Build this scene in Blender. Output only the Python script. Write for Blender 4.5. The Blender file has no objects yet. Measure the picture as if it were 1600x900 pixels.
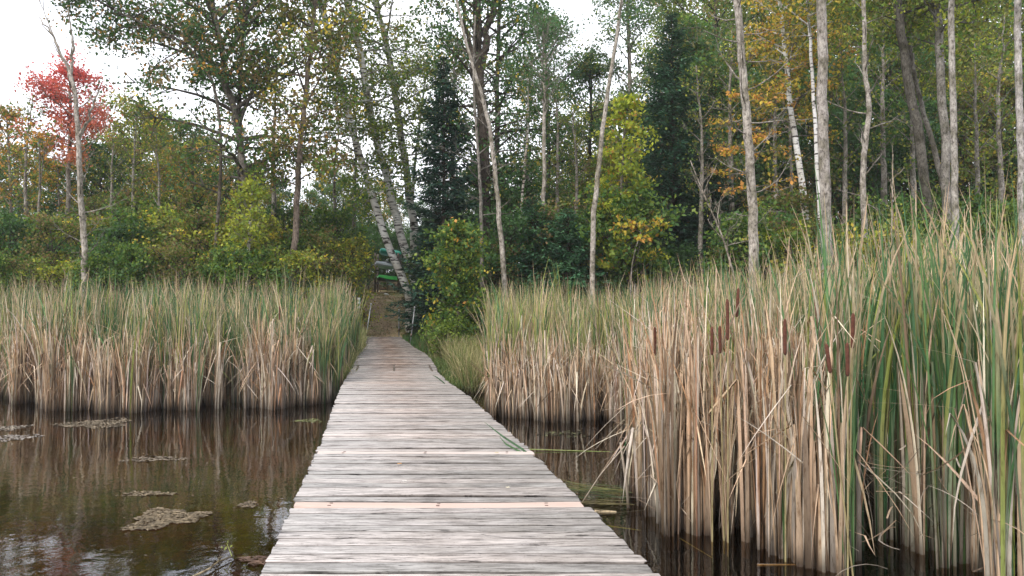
import bpy, math
import numpy as np
R = math.radians
rng = np.random.default_rng(11)
scn = bpy.context.scene
col = scn.collection

# ---------------------------------------------------------------- camera
EYE = 1.75; F = 1200.0; HOR = 480.0
cam_d = bpy.data.cameras.new('camera'); cam = bpy.data.objects.new('camera', cam_d); col.objects.link(cam)
cam_d.sensor_width = 36; cam_d.lens = 27.0; cam_d.clip_start = .05; cam_d.clip_end = 2000
cam.location = (0, 0, EYE); cam.rotation_euler = (R(90 + 1.43), 0, 0)
scn.camera = cam

# ---------------------------------------------------------------- sky, sun, exposure
SUN_EL, SUN_AZ = 48.0, 215.0           # azimuth clockwise from +Y: behind the camera on its left
w = bpy.data.worlds.new('World'); scn.world = w; w.use_nodes = True
nt = w.node_tree; nt.nodes.clear()
wo = nt.nodes.new('ShaderNodeOutputWorld'); bg = nt.nodes.new('ShaderNodeBackground')
sky = nt.nodes.new('ShaderNodeTexSky'); sky.sky_type = 'NISHITA'; sky.sun_disc = False
sky.sun_elevation = R(SUN_EL); sky.sun_rotation = R(SUN_AZ); sky.dust_density = 3.0
tc = nt.nodes.new('ShaderNodeTexCoord'); mp = nt.nodes.new('ShaderNodeMapping'); mp.inputs['Scale'].default_value = (1, 1, 2.6)
nz = nt.nodes.new('ShaderNodeTexNoise'); nz.inputs['Scale'].default_value = 1.7; nz.inputs['Detail'].default_value = 5
rp = nt.nodes.new('ShaderNodeValToRGB')
rp.color_ramp.elements[0].position = .3; rp.color_ramp.elements[0].color = (8.3, 8.7, 9.6, 1)
rp.color_ramp.elements[1].position = .7; rp.color_ramp.elements[1].color = (10.5, 10.5, 10.9, 1)
mx = nt.nodes.new('ShaderNodeMix'); mx.data_type = 'RGBA'; mx.inputs[0].default_value = .9
nt.links.new(tc.outputs['Generated'], mp.inputs[0]); nt.links.new(mp.outputs[0], nz.inputs['Vector']); nt.links.new(nz.outputs['Fac'], rp.inputs[0])
nt.links.new(sky.outputs[0], mx.inputs[6]); nt.links.new(rp.outputs[0], mx.inputs[7])
# bright overcast sky, brighter low in the direction one looks
sxy = nt.nodes.new('ShaderNodeSeparateXYZ'); nt.links.new(tc.outputs['Generated'], sxy.inputs[0])
mr = nt.nodes.new('ShaderNodeMapRange'); mr.inputs[1].default_value = -1; mr.inputs[2].default_value = 1; mr.inputs[3].default_value = .85; mr.inputs[4].default_value = 1.55
nt.links.new(sxy.outputs[1], mr.inputs[0]); mv = nt.nodes.new('ShaderNodeVectorMath'); mv.operation = 'SCALE'
nt.links.new(mx.outputs[2], mv.inputs[0]); nt.links.new(mr.outputs[0], mv.inputs['Scale'])
nt.links.new(mv.outputs[0], bg.inputs[0]); bg.inputs[1].default_value = .11
nt.links.new(bg.outputs[0], wo.inputs[0])
sd = bpy.data.lights.new('sun', 'SUN'); sd.energy = 2.1; sd.angle = R(12); sd.color = (1, .95, .88)
sun = bpy.data.objects.new('sun', sd); col.objects.link(sun)
sun.rotation_euler = (R(90 - SUN_EL), 0, R(180 - SUN_AZ))
scn.view_settings.view_transform = 'Standard'; scn.view_settings.look = 'None'
scn.view_settings.exposure = 0.38; scn.view_settings.gamma = 1
scn.cycles.max_bounces = 6; scn.cycles.diffuse_bounces = 2; scn.cycles.glossy_bounces = 3
scn.cycles.transmission_bounces = 3; scn.cycles.transparent_max_bounces = 8

# ---------------------------------------------------------------- helpers
def tag(o, label=None, cat=None, group=None, kind=None):
    if label: o['label'] = label
    if cat: o['category'] = cat
    if group: o['group'] = group
    if kind: o['kind'] = kind
    return o
def empty(name, loc=(0, 0, 0), rz=0):
    o = bpy.data.objects.new(name, None); col.objects.link(o); o.location = loc
    o.rotation_euler = (0, 0, rz); o.empty_display_size = .2
    return o
class MB:
    def __init__(s): s.v = []; s.c = []; s.q = []; s.n = 0
    def add(s, V, Q, C):
        V = np.asarray(V, float).reshape(-1, 3); C = np.asarray(C, float)
        if C.ndim == 1: C = np.tile(C, (len(V), 1))
        s.v.append(V); s.c.append(C.reshape(-1, 3)); s.q.append(np.asarray(Q, int).reshape(-1, 4) + s.n); s.n += len(V)
    def build(s, name, mat, parent=None, smooth=False):
        V = np.concatenate(s.v); C = np.concatenate(s.c); Q = np.concatenate(s.q)
        me = bpy.data.meshes.new(name)
        me.vertices.add(len(V)); me.vertices.foreach_set('co', V.ravel())
        me.loops.add(Q.size); me.loops.foreach_set('vertex_index', Q.ravel().astype(np.int32))
        me.polygons.add(len(Q)); me.polygons.foreach_set('loop_start', np.arange(0, Q.size, 4, dtype=np.int32))
        me.update(calc_edges=True)
        a = me.color_attributes.new('Col', 'FLOAT_COLOR', 'POINT')
        a.data.foreach_set('color', np.concatenate([C, np.ones((len(C), 1))], 1).ravel())
        if smooth: me.polygons.foreach_set('use_smooth', np.ones(len(Q), bool))
        me.materials.append(mat)
        o = bpy.data.objects.new(name, me); col.objects.link(o)
        if parent: o.parent = parent
        return o
def tube(mb, P, r, c, k=5, cap=False):
    P = np.asarray(P, float); n = len(P); r = np.broadcast_to(np.asarray(r, float), (n,))
    T = np.gradient(P, axis=0); T /= np.linalg.norm(T, axis=1)[:, None] + 1e-9
    ref = np.array([0, 1., 0.]) if abs(T[0][1]) < .8 else np.array([1., 0, 0])
    A = np.cross(T, ref); A /= np.linalg.norm(A, axis=1)[:, None] + 1e-9; B = np.cross(T, A)
    th = np.arange(k) / k * 2 * math.pi
    V = P[:, None] + r[:, None, None] * (A[:, None] * np.cos(th)[None, :, None] + B[:, None] * np.sin(th)[None, :, None])
    i = np.arange(n - 1)[:, None] * k; j = np.arange(k)[None]; jn = (j + 1) % k
    Q = np.stack([i + j, i + jn, i + k + jn, i + k + j], -1).reshape(-1, 4)
    c = np.asarray(c, float)
    C = np.repeat(c, k, 0) if c.ndim == 2 else c
    V = V.reshape(-1, 3)
    if cap:                                  # close both ends on a shrunken ring
        e0 = np.tile(P[0], (k, 1)); e1 = np.tile(P[-1], (k, 1))
        m = len(V); V = np.concatenate([V, e0, e1])
        j = np.arange(k); jn = (j + 1) % k
        Q = np.concatenate([Q, np.stack([m + j, m + jn, jn, j], -1), np.stack([(n-1)*k + j, (n-1)*k + jn, m + k + jn, m + k + j], -1)])
        if C.ndim == 2: C = np.concatenate([C, np.tile(C[0], (k, 1)), np.tile(C[-1], (k, 1))])
    mb.add(V, Q, C)
def box(mb, x0, x1, y0, y1, z0, z1, c):
    V = [(x0,y0,z0),(x1,y0,z0),(x1,y1,z0),(x0,y1,z0),(x0,y0,z1),(x1,y0,z1),(x1,y1,z1),(x0,y1,z1)]
    mb.add(V, [(0,3,2,1),(4,5,6,7),(0,1,5,4),(1,2,6,5),(2,3,7,6),(3,0,4,7)], c)
def unit(v): return v / (np.linalg.norm(v, axis=-1, keepdims=True) + 1e-9)
def leafset(mb, C, size, colr, ratio=.36, axis=None, g=rng, up=.5, fold=.1):
    N = len(C)
    if N == 0: return
    a = g.normal(size=(N, 3)); a[:, 2] -= .35
    if axis is not None: a = a * .55 + axis
    a = unit(a); n = g.normal(size=(N, 3)) * .8; n[:, 2] += up
    b = unit(np.cross(n, a)); n = np.cross(a, b); s = size[:, None]
    V = np.stack([C, C + a*s*.5 + b*s*ratio + n*s*fold, C + a*s, C + a*s*.5 - b*s*ratio + n*s*fold], 1)
    mb.add(V.reshape(-1, 3), np.arange(N * 4).reshape(-1, 4), np.repeat(colr, 4, 0))
def palette(g, pal, n):
    W = np.array([p[1] for p in pal], float); K = np.array([p[0] for p in pal], float)
    return K[g.choice(len(pal), n, p=W / W.sum())]

# ---------------------------------------------------------------- materials
def new_mat(name):
    m = bpy.data.materials.new(name); m.use_nodes = True; t = m.node_tree; t.nodes.clear()
    return m, t, t.nodes.new('ShaderNodeOutputMaterial')
def N(t, ty, **kw):
    n = t.nodes.new(ty)
    for k, v in kw.items():
        if k.startswith('i_'): n.inputs[k[2:].replace('_', ' ')].default_value = v
        else: setattr(n, k, v)
    return n
def colattr(t): return N(t, 'ShaderNodeAttribute', attribute_name='Col')
def mul(t, a, b, f=1.0, mode='MULTIPLY'):
    m = N(t, 'ShaderNodeMix', data_type='RGBA', blend_type=mode); m.inputs[0].default_value = f
    for i, s in ((6, a), (7, b)):
        if isinstance(s, tuple): m.inputs[i].default_value = s
        else: t.links.new(s, m.inputs[i])
    return m
def ramp(t, fac, stops):
    r = N(t, 'ShaderNodeValToRGB'); e = r.color_ramp.elements
    while len(e) < len(stops): e.new(.5)
    for k, (p, c) in enumerate(stops): e[k].position = p; e[k].color = (c if len(c) == 4 else (*c, 1)) if isinstance(c, tuple) else (c, c, c, 1)
    t.links.new(fac, r.inputs[0]); return r
def noise(t, scale, detail=4, sc=(1, 1, 1), rough=.55, vec=None):
    tcn = N(t, 'ShaderNodeTexCoord'); m = N(t, 'ShaderNodeMapping'); m.inputs['Scale'].default_value = sc
    t.links.new(vec if vec is not None else tcn.outputs['Object'], m.inputs[0])
    n = N(t, 'ShaderNodeTexNoise'); n.inputs['Scale'].default_value = scale; n.inputs['Detail'].default_value = detail
    n.inputs['Roughness'].default_value = rough
    t.links.new(m.outputs[0], n.inputs['Vector']); return n
def leaf_material(name, trans=.35, rough=.55, spec=.25, spots=False):
    m, t, o = new_mat(name); a = colattr(t)
    p = N(t, 'ShaderNodeBsdfPrincipled'); p.inputs['Roughness'].default_value = rough; p.inputs['Specular IOR Level'].default_value = spec
    src = a.outputs['Color']
    if spots:                                  # blotches and streaks running along the blade
        n1 = noise(t, 9, 5, (4, 4, .8), .7); r1 = ramp(t, n1.outputs['Fac'], [(.34, (.50, .42, .34)), (.46, (.95, .94, .92)), (.66, (1.18, 1.15, 1.1))]); src = mul(t, src, r1.outputs[0]).outputs[2]
    t.links.new(src, p.inputs['Base Color'])
    tr = N(t, 'ShaderNodeBsdfTranslucent'); b = mul(t, src, (1.25, 1.3, .7, 1)); t.links.new(b.outputs[2], tr.inputs[0])
    mi = N(t, 'ShaderNodeMixShader'); mi.inputs[0].default_value = trans
    t.links.new(p.outputs[0], mi.inputs[1]); t.links.new(tr.outputs[0], mi.inputs[2]); t.links.new(mi.outputs[0], o.inputs[0]); return m
def bump(t, p, h, dist, strength=1.0):
    b = N(t, 'ShaderNodeBump'); b.inputs['Distance'].default_value = dist; b.inputs['Strength'].default_value = strength
    t.links.new(h, b.inputs['Height']); t.links.new(b.outputs[0], p.inputs['Normal'])
def bark_material(name, birch=False):
    m, t, o = new_mat(name); a = colattr(t); p = N(t, 'ShaderNodeBsdfPrincipled'); p.inputs['Roughness'].default_value = .9
    p.inputs['Specular IOR Level'].default_value = .15
    if birch:
        n1 = noise(t, 3.0, 5, (1, 1, 5)); r1 = ramp(t, n1.outputs['Fac'], [(.40, (.09, .08, .075)), (.47, (1, 1, 1))])
        n2 = noise(t, 1.2, 4); r2 = ramp(t, n2.outputs['Fac'], [(.3, (.62, .57, .5)), (.6, (1, 1, 1))])
    else:
        n1 = noise(t, 13.0, 6, (1.5, 1.5, .75), .75); r1 = ramp(t, n1.outputs['Fac'], [(.36, (.22, .20, .18)), (.47, (.75, .73, .7)), (.62, (1.3, 1.27, 1.22))])
        n2 = noise(t, 2.6, 5); r2 = ramp(t, n2.outputs['Fac'], [(.38, (.50, .50, .42)), (.55, (1.0, 1.0, 1.0)), (.68, (1.2, 1.22, 1.2))])
    c = mul(t, r1.outputs[0], r2.outputs[0]); c = mul(t, a.outputs['Color'], c.outputs[2]); t.links.new(c.outputs[2], p.inputs['Base Color'])
    bump(t, p, n1.outputs['Fac'], .02); t.links.new(p.outputs[0], o.inputs[0]); return m
M = {}
M['leaf'] = leaf_material('leaf', .42); M['needle'] = leaf_material('needle', .15, .6, .2); M['blade'] = leaf_material('blade', .10, .5, .35, True)
M['bark'] = bark_material('bark'); M['birch'] = bark_material('birch_bark', True)
def plain(name, rough=.6, metal=0, nscale=14, amt=.35):
    m, t, o = new_mat(name); a = colattr(t); p = N(t, 'ShaderNodeBsdfPrincipled'); p.inputs['Roughness'].default_value = rough; p.inputs['Metallic'].default_value = metal
    n = noise(t, nscale, 5); r = ramp(t, n.outputs['Fac'], [(.3, (1-amt, 1-amt, 1-amt)), (.7, (1.1, 1.1, 1.1))])
    c = mul(t, a.outputs['Color'], r.outputs[0]); t.links.new(c.outputs[2], p.inputs['Base Color']); bump(t, p, n.outputs['Fac'], .003)
    t.links.new(p.outputs[0], o.inputs[0]); return m
M['plain'] = plain('painted_surface'); M['metal'] = plain('galvanised_metal', .45, .6); M['plastic'] = plain('kayak_plastic', .3, 0, 5, .12)
M['spike'] = plain('cattail_velvet', .95, 0, 60, .4); M['scum'] = plain('floating_algae', .9, 0, 8, .5)

# wood of the deck
def wood():
    m, t, o = new_mat('weathered_wood'); a = colattr(t); p = N(t, 'ShaderNodeBsdfPrincipled'); p.inputs['Roughness'].default_value = .85
    p.inputs['Specular IOR Level'].default_value = .2
    tcn = N(t, 'ShaderNodeTexCoord'); sep = N(t, 'ShaderNodeSeparateColor'); t.links.new(a.outputs['Color'], sep.inputs[0])
    off = N(t, 'ShaderNodeCombineXYZ'); mm = N(t, 'ShaderNodeMath', operation='MULTIPLY'); mm.inputs[1].default_value = 63.0
    t.links.new(sep.outputs[0], mm.inputs[0]); t.links.new(mm.outputs[0], off.inputs[0]); t.links.new(mm.outputs[0], off.inputs[2])
    va = N(t, 'ShaderNodeVectorMath', operation='ADD'); t.links.new(tcn.outputs['Object'], va.inputs[0]); t.links.new(off.outputs[0], va.inputs[1])
    g1 = noise(t, 1.0, 8, (4.5, 60, 1), .78, va.outputs[0])        # grain
    g2 = noise(t, 1.0, 5, (2.2, 17, 1), .68, va.outputs[0])         # broad streaks
    g3 = noise(t, 1.0, 6, (3.2, 34, 1), .8, va.outputs[0])        # cracks
    lich = noise(t, 2.2, 7, (1.4, 2.2, 1), .7)
    spk = noise(t, 60, 3)
    base = ramp(t, g2.outputs['Fac'], [(.32, (.39, .375, .37)), (.5, (.51, .49, .475)), (.68, (.62, .597, .582))])
    gr = ramp(t, g1.outputs['Fac'], [(.37, (.34, .33, .32)), (.5, (.93, .92, .92)), (.64, (1.26, 1.25, 1.24))])
    c = mul(t, base.outputs[0], gr.outputs[0])
    cr = ramp(t, g3.outputs['Fac'], [(.37, (.12, .11, .10)), (.41, (1, 1, 1))]); c = mul(t, c.outputs[2], cr.outputs[0])
    # per-plank tone
    tone = ramp(t, sep.outputs[0], [(0, (.74, .75, .74)), (.35, (.93, .92, .91)), (.7, (1.0, .97, .95)), (1, (1.22, 1.15, 1.11))])
    c = mul(t, c.outputs[2], tone.outputs[0])
    # lichen, greener and darker towards the plank ends (blue channel = distance from the walked middle)
    ls = N(t, 'ShaderNodeMath', operation='MULTIPLY_ADD'); ls.inputs[1].default_value = .30; t.links.new(sep.outputs[2], ls.inputs[0]); t.links.new(lich.outputs['Fac'], ls.inputs[2])
    lr = ramp(t, ls.outputs[0], [(.52, (0, 0, 0)), (.78, (1, 1, 1))])
    lc = mul(t, c.outputs[2], (.70, .69, .67, 1)); ml = N(t, 'ShaderNodeMix', data_type='RGBA')
    t.links.new(lr.outputs[0], ml.inputs[0]); t.links.new(c.outputs[2], ml.inputs[6]); t.links.new(lc.outputs[2], ml.inputs[7])
    # worn pinkish-brown strip where people walk (green channel)
    wr = noise(t, 1.6, 5, (1, 2.5, 1)); wm = N(t, 'ShaderNodeMath', operation='MULTIPLY'); wr2 = ramp(t, wr.outputs['Fac'], [(.3, 0.25), (.6, 1.0)])
    t.links.new(sep.outputs[1], wm.inputs[0]); t.links.new(wr2.outputs[0], wm.inputs[1])
    wc = mul(t, ml.outputs[2], (.80, .62, .52, 1)); m2 = N(t, 'ShaderNodeMix', data_type='RGBA')
    t.links.new(wm.outputs[0], m2.inputs[0]); t.links.new(ml.outputs[2], m2.inputs[6]); t.links.new(wc.outputs[2], m2.inputs[7])
    sr = ramp(t, spk.outputs['Fac'], [(.28, (.55, .52, .5)), (.36, (1, 1, 1))]); c = mul(t, m2.outputs[2], sr.outputs[0])
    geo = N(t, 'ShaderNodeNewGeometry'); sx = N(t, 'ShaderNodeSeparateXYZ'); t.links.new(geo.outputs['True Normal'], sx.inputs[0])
    side = ramp(t, sx.outputs[2], [(.45, (.30, .285, .275)), (.92, (1, 1, 1))]); c = mul(t, c.outputs[2], side.outputs[0])   # board edges darker than the tops
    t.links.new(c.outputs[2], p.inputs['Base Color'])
    hb = N(t, 'ShaderNodeMath', operation='ADD'); t.links.new(g1.outputs['Fac'], hb.inputs[0]); t.links.new(cr.outputs[0], hb.inputs[1])
    bump(t, p, hb.outputs[0], .006, .8); t.links.new(p.outputs[0], o.inputs[0]); return m
M['wood'] = wood()
def freshwood():
    m, t, o = new_mat('fresh_wood'); a = colattr(t); p = N(t, 'ShaderNodeBsdfPrincipled'); p.inputs['Roughness'].default_value = .75
    g = noise(t, 1.0, 7, (2, 110, 1), .65); r = ramp(t, g.outputs['Fac'], [(.3, (.82, .74, .7)), (.65, (1.05, 1.03, 1.02))])
    c = mul(t, a.outputs['Color'], r.outputs[0]); t.links.new(c.outputs[2], p.inputs['Base Color']); bump(t, p, g.outputs['Fac'], .003); t.links.new(p.outputs[0], o.inputs[0]); return m
M['fresh'] = freshwood()
def ground_mat(name, stops, scale=1.6, reed_shade=False):
    m, t, o = new_mat(name); p = N(t, 'ShaderNodeBsdfPrincipled'); p.inputs['Roughness'].default_value = .95; p.inputs['Specular IOR Level'].default_value = .1
    n1 = noise(t, scale, 8, (1, 1, 1), .65); n2 = noise(t, 22, 5); r1 = ramp(t, n1.outputs['Fac'], stops)
    r2 = ramp(t, n2.outputs['Fac'], [(.3, (.55, .5, .45)), (.65, (1.25, 1.2, 1.1))]); c = mul(t, r1.outputs[0], r2.outputs[0])
    if reed_shade:                                    # shade painted near black under the right hand reeds, brown silt and algae on the open side
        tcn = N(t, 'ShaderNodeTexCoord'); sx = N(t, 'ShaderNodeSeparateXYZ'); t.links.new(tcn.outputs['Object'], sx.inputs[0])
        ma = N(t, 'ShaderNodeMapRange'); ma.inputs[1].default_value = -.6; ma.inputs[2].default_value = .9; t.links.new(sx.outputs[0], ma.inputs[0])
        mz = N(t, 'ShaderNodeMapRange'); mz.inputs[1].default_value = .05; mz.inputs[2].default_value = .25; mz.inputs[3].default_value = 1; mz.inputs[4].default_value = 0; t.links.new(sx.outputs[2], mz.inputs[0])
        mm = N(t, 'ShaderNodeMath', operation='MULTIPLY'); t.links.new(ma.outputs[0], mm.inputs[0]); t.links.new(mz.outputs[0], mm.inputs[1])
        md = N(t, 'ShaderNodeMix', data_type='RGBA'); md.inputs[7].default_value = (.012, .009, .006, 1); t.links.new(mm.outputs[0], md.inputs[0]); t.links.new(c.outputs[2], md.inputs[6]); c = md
    t.links.new(c.outputs[2], p.inputs['Base Color']); bump(t, p, n2.outputs['Fac'], .05); t.links.new(p.outputs[0], o.inputs[0]); return m
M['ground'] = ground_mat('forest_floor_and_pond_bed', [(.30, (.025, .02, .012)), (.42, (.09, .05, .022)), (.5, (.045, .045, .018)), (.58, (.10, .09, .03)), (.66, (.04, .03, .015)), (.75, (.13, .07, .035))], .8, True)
M['path'] = ground_mat('leafy_dirt_path', [(.3, (.28, .21, .14)), (.5, (.43, .34, .23)), (.6, (.24, .27, .11)), (.75, (.38, .31, .19))])
def water_mat():
    m, t, o = new_mat('pond_water'); g = N(t, 'ShaderNodeBsdfGlossy'); g.inputs['Roughness'].default_value = .015; g.inputs['Color'].default_value = (.95, .97, 1, 1)
    tr = N(t, 'ShaderNodeBsdfTransparent'); tr.inputs[0].default_value = (.72, .55, .30, 1)
    fr = N(t, 'ShaderNodeFresnel'); fr.inputs['IOR'].default_value = 1.42
    n = noise(t, 7.5, 3, (1, 1, 1), .5); n2 = noise(t, 1.1, 2)
    hm = N(t, 'ShaderNodeMath', operation='MULTIPLY_ADD'); hm.inputs[1].default_value = .35
    t.links.new(n.outputs['Fac'], hm.inputs[0]); t.links.new(n2.outputs['Fac'], hm.inputs[2])
    b = N(t, 'ShaderNodeBump'); b.inputs['Distance'].default_value = .0045; b.inputs['Strength'].default_value = 1; t.links.new(hm.outputs[0], b.inputs['Height'])
    t.links.new(b.outputs[0], g.inputs['Normal']); t.links.new(b.outputs[0], fr.inputs['Normal'])
    mi = N(t, 'ShaderNodeMixShader'); t.links.new(fr.outputs[0], mi.inputs[0]); t.links.new(tr.outputs[0], mi.inputs[1]); t.links.new(g.outputs[0], mi.inputs[2])
    t.links.new(mi.outputs[0], o.inputs[0]); return m
M['water'] = water_mat()

# ---------------------------------------------------------------- terrain
HZ = ([-400, 3, 9, 12, 14, 16, 18.5, 22, 26, 33, 60, 140, 600], [-.55, -.50, -.42, -.30, -.18, -.10, .04, .35, .72, 2.25, 4.2, 8, 20])
def wob(x, y):
    return .10*np.sin(x*.9 + 1.3*np.sin(y*.7)) * np.cos(y*.8 + .4) + .05*np.sin(x*2.7 + y*1.9) + .03*np.sin(x*5.1 - y*4.3)
def terrain(x, y):
    x = np.asarray(x, float); y = np.asarray(y, float)
    return np.interp(y, *HZ) + wob(x, y) * np.clip((y - 2) / 8, .6, 1) * .8
def grid_sheet(name, xs, ys, zf, mat, label=None):
    X, Y = np.meshgrid(xs, ys); V = np.stack([X, Y, zf(X, Y)], -1).reshape(-1, 3); nx = len(xs)
    i = np.arange(len(ys)-1)[:, None]*nx; j = np.arange(nx-1)[None]
    Q = np.stack([i+j, i+j+1, i+nx+j+1, i+nx+j], -1).reshape(-1, 4)
    mb = MB(); mb.add(V, Q, (.1, .1, .1)); o = mb.build(name, mat, smooth=True); tag(o, kind='structure')
    if label: o['label'] = label
    return o
xs = np.concatenate([[-600, -300, -120, -60], np.arange(-40, 40.1, .5), [60, 120, 300, 600]])
ys = np.concatenate([[-300, -100, -40, -20], np.arange(-10, 60.1, .5), [70, 90, 140, 300, 600]])
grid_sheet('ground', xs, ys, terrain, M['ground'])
grid_sheet('water', np.array([-600., -60, 0, 60, 600]), np.array([-300., -40, 0, 12, 21.]), lambda x, y: x * 0, M['water'])
pys = np.arange(24.6, 37, .35)
pc = lambda y: np.interp(y, [24, 27, 33, 37], [-4.35, -4.5, -5.45, -5.7])
mb = MB(); us = np.linspace(-1, 1, 9)
V = []
for y in pys:
    hw = .95 + .12*math.sin(y*2.1)
    for u in us:
        x = pc(y) + u*hw; V.append((x, y, float(terrain(x, y)) + (.035 if abs(u) < .95 else -.05)))
i = np.arange(len(pys)-1)[:, None]*9; j = np.arange(8)[None]
mb.add(V, np.stack([i+j, i+j+1, i+9+j+1, i+9+j], -1).reshape(-1, 4), (.2, .2, .2)); tag(mb.build('path', M['path'], smooth=True), kind='structure')

# ---------------------------------------------------------------- thin autumn haze
mb = MB(); box(mb, -150, 150, -30, 160, -2.0, 32, (1, 1, 1)); mh, t, o_ = new_mat('haze_air')
pv = N(t, 'ShaderNodeVolumePrincipled'); pv.inputs['Density'].default_value = .0008; pv.inputs['Color'].default_value = (.93, .95, 1, 1); pv.inputs['Anisotropy'].default_value = .2
t.links.new(pv.outputs[0], o_.inputs['Volume']); tag(mb.build('haze', mh), 'thin pale autumn air softening the far trees', 'haze', kind='stuff')
scn.cycles.volume_bounces = 0
# ---------------------------------------------------------------- pixel helper (photo 1600x900) : a point at distance Y
def at(px, py, Y): return np.array([(px-800)/F*Y, Y, EYE + (HOR-py)/F*Y])

# ---------------------------------------------------------------- dock
DY = [-2.5, 4.0, 8.48, 11.05, 13.55, 14.7, 19.5, 22.6, 25.6]
DR = [1.97, .77, .0, -.50, -.99, -1.29, -2.05, -2.95, -3.72]
DL = [-.1, -1.30, -2.06, -2.55, -3.0, -3.19, -3.95, -4.27, -4.90]
def deck_z(y): return float(np.interp(y, [-5, 17.5, 25.6], [.35, .36, .78]))
dock = empty('wooden_dock', (0, 0, 0)); tag(dock, 'long weathered grey plank dock running from the pond to the shore', 'dock')
g = np.random.default_rng(5)
def plank(mb, y0, y1, xl, xr, z, cfun, rag=.012, tilt=0, seg=14, sl=0, sr=0):
    xs = np.linspace(xl, xr, seg + 1); n = len(xs); h = .038; e = .0055
    pr = [(y0+e*.3, -h), (y0, -e*1.5), (y0+e, 0), (y0+3*e, .0012), ((y0+y1)/2, .002), (y1-3*e, .0012), (y1-e, 0), (y1, -e*1.5), (y1-e*.3, -h)]
    k = len(pr); V = np.zeros((n, k, 3)); bow = g.normal() * .0035; ph = g.uniform(0, 6)
    for a in range(n):
        u = a/(n-1); dz = bow*math.sin(u*math.pi) + tilt*(u-.5); jy = .0022*math.sin(ph+u*9) + g.normal()*.0012
        for b, (py, pz) in enumerate(pr):
            V[a, b] = (xs[a] + (sl*(1-u)+sr*u)*(py-(y0+y1)/2), py + jy, z + pz + dz + (g.normal()*.0008 if pz > -.01 else 0))
    for b in range(k):                        # broken, frayed ends
        V[0, b, 0] += g.normal()*rag; V[-1, b, 0] += g.normal()*rag
    C = np.array([[cfun(x)]*k for x in V[:, 0, 0]])
    Q = []
    for a in range(n-1):
        for b in range(k): Q.append((a*k+b, (a+1)*k+b, (a+1)*k+(b+1) % k, a*k+(b+1) % k))
    V = V.reshape(-1, 3); C = C.reshape(-1, 3)
    m = n*k                                   # end caps as quads folded on the middle
    for base in (0, (n-1)*k):
        for b in range(0, k-3, 1):
            pass
        Q += [(base+0, base+1, base+7, base+8), (base+1, base+2, base+6, base+7), (base+2, base+3, base+5, base+6), (base+3, base+4, base+5, base+5)]
    Q = [q for q in Q if len(set(q)) == 4]
    mb.add(V, Q, C)
mb = MB(); y = -2.3; fresh = [(5.40, 'pale pink replacement plank, the nearer one with nail marks'), (7.42, 'thin pale replacement plank further along the dock'), (3.93, 'pale yellow replacement plank at the very front')]
fresh_cols = [(.58, .46, .40), (.60, .53, .49), (.58, .46, .35)]
while y < 25.5:
    wd = .140 + g.normal()*.004
    if y > 17: wd = .135
    gap = abs(g.normal())*.0035 + .0045 + (.022 if y > 21.5 and g.random() < .7 else 0)
    yc = y + wd/2; xl = np.interp(yc, DY, DL) + g.normal()*.006; xr = np.interp(yc, DY, DR) + g.normal()*.008; sl = (np.interp(yc+.1, DY, DL)-np.interp(yc-.1, DY, DL))/.2; sr = (np.interp(yc+.1, DY, DR)-np.interp(yc-.1, DY, DR))/.2
    if 11.5 < yc < 25: xr += .02*math.sin(yc*2.2)
    z = deck_z(yc) + g.normal()*.0022
    r = g.random(); cx = (np.interp(yc, DY, DL) + np.interp(yc, DY, DR))/2; hw = (np.interp(yc, DY, DR) - np.interp(yc, DY, DL))/2
    wear = np.interp(yc, [3, 8, 13, 17, 22], [.10, .25, .5, .9, 1.0])
    fi = [k for k, (fy, _) in enumerate(fresh) if abs(fy - yc) < wd/2 + .002]
    if fi:
        mf = MB(); plank(mf, y, y+wd, xl, xr, z+.003, lambda x: fresh_cols[fi[0]], .003, 0, 14, sl, sr)
        for xx in np.linspace(xl+.25, xr-.25, 3):
            for q in (-.035, .03): box(mf, xx-.012, xx+.012, yc+q-.003, yc+q+.003, z+.002, z+.0068, (.18, .13, .11))
        o = mf.build('replacement_plank', M['fresh'], dock); o['label'] = fresh[fi[0]][1]; fresh[fi[0]] = (-99, '')
    else:
        plank(mb, y, y+wd, xl, xr, z, lambda x: (r, wear*math.exp(-((x-cx)/hw/.55)**2), min(1, max(0, (x-cx)/hw*.6+.45))), .006, g.normal()*.004, 14, sl, sr)
    y += wd + gap
mb.build('deck_planks', M['wood'], dock)
for s, D, ins in ((0, DL, .12), (1, DR, -.12), (2, None, 0)):
    mb = MB()
    for a in range(len(DY)-1):
        xa = (DL[a]+DR[a])/2 if s == 2 else D[a]+ins; xb = (DL[a+1]+DR[a+1])/2 if s == 2 else D[a+1]+ins
        za, zb = deck_z(DY[a])-.042, deck_z(DY[a+1])-.042; t = .02
        V = [(xa-t, DY[a], za-.16), (xa+t, DY[a], za-.16), (xb+t, DY[a+1], zb-.16), (xb-t, DY[a+1], zb-.16), (xa-t, DY[a], za), (xa+t, DY[a], za), (xb+t, DY[a+1], zb), (xb-t, DY[a+1], zb)]
        mb.add(V, [(0,3,2,1),(4,5,6,7),(0,1,5,4),(1,2,6,5),(2,3,7,6),(3,0,4,7)], (.13, .10, .075))
    mb.build('stringer', M['plain'], dock)
for yy in (.5, 3.2, 6.2, 9.2, 12.2, 15.5, 19):
    for D, ins in ((DL, .12), (DR, -.12)):
        mb = MB(); x = np.interp(yy, DY, D)+ins+(.05 if ins < 0 else -.05); tube(mb, [(x, yy, -.7), (x, yy, deck_z(yy)-.05)], .045, (.12, .09, .07), 8); mb.build('support_post', M['plain'], dock)

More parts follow.
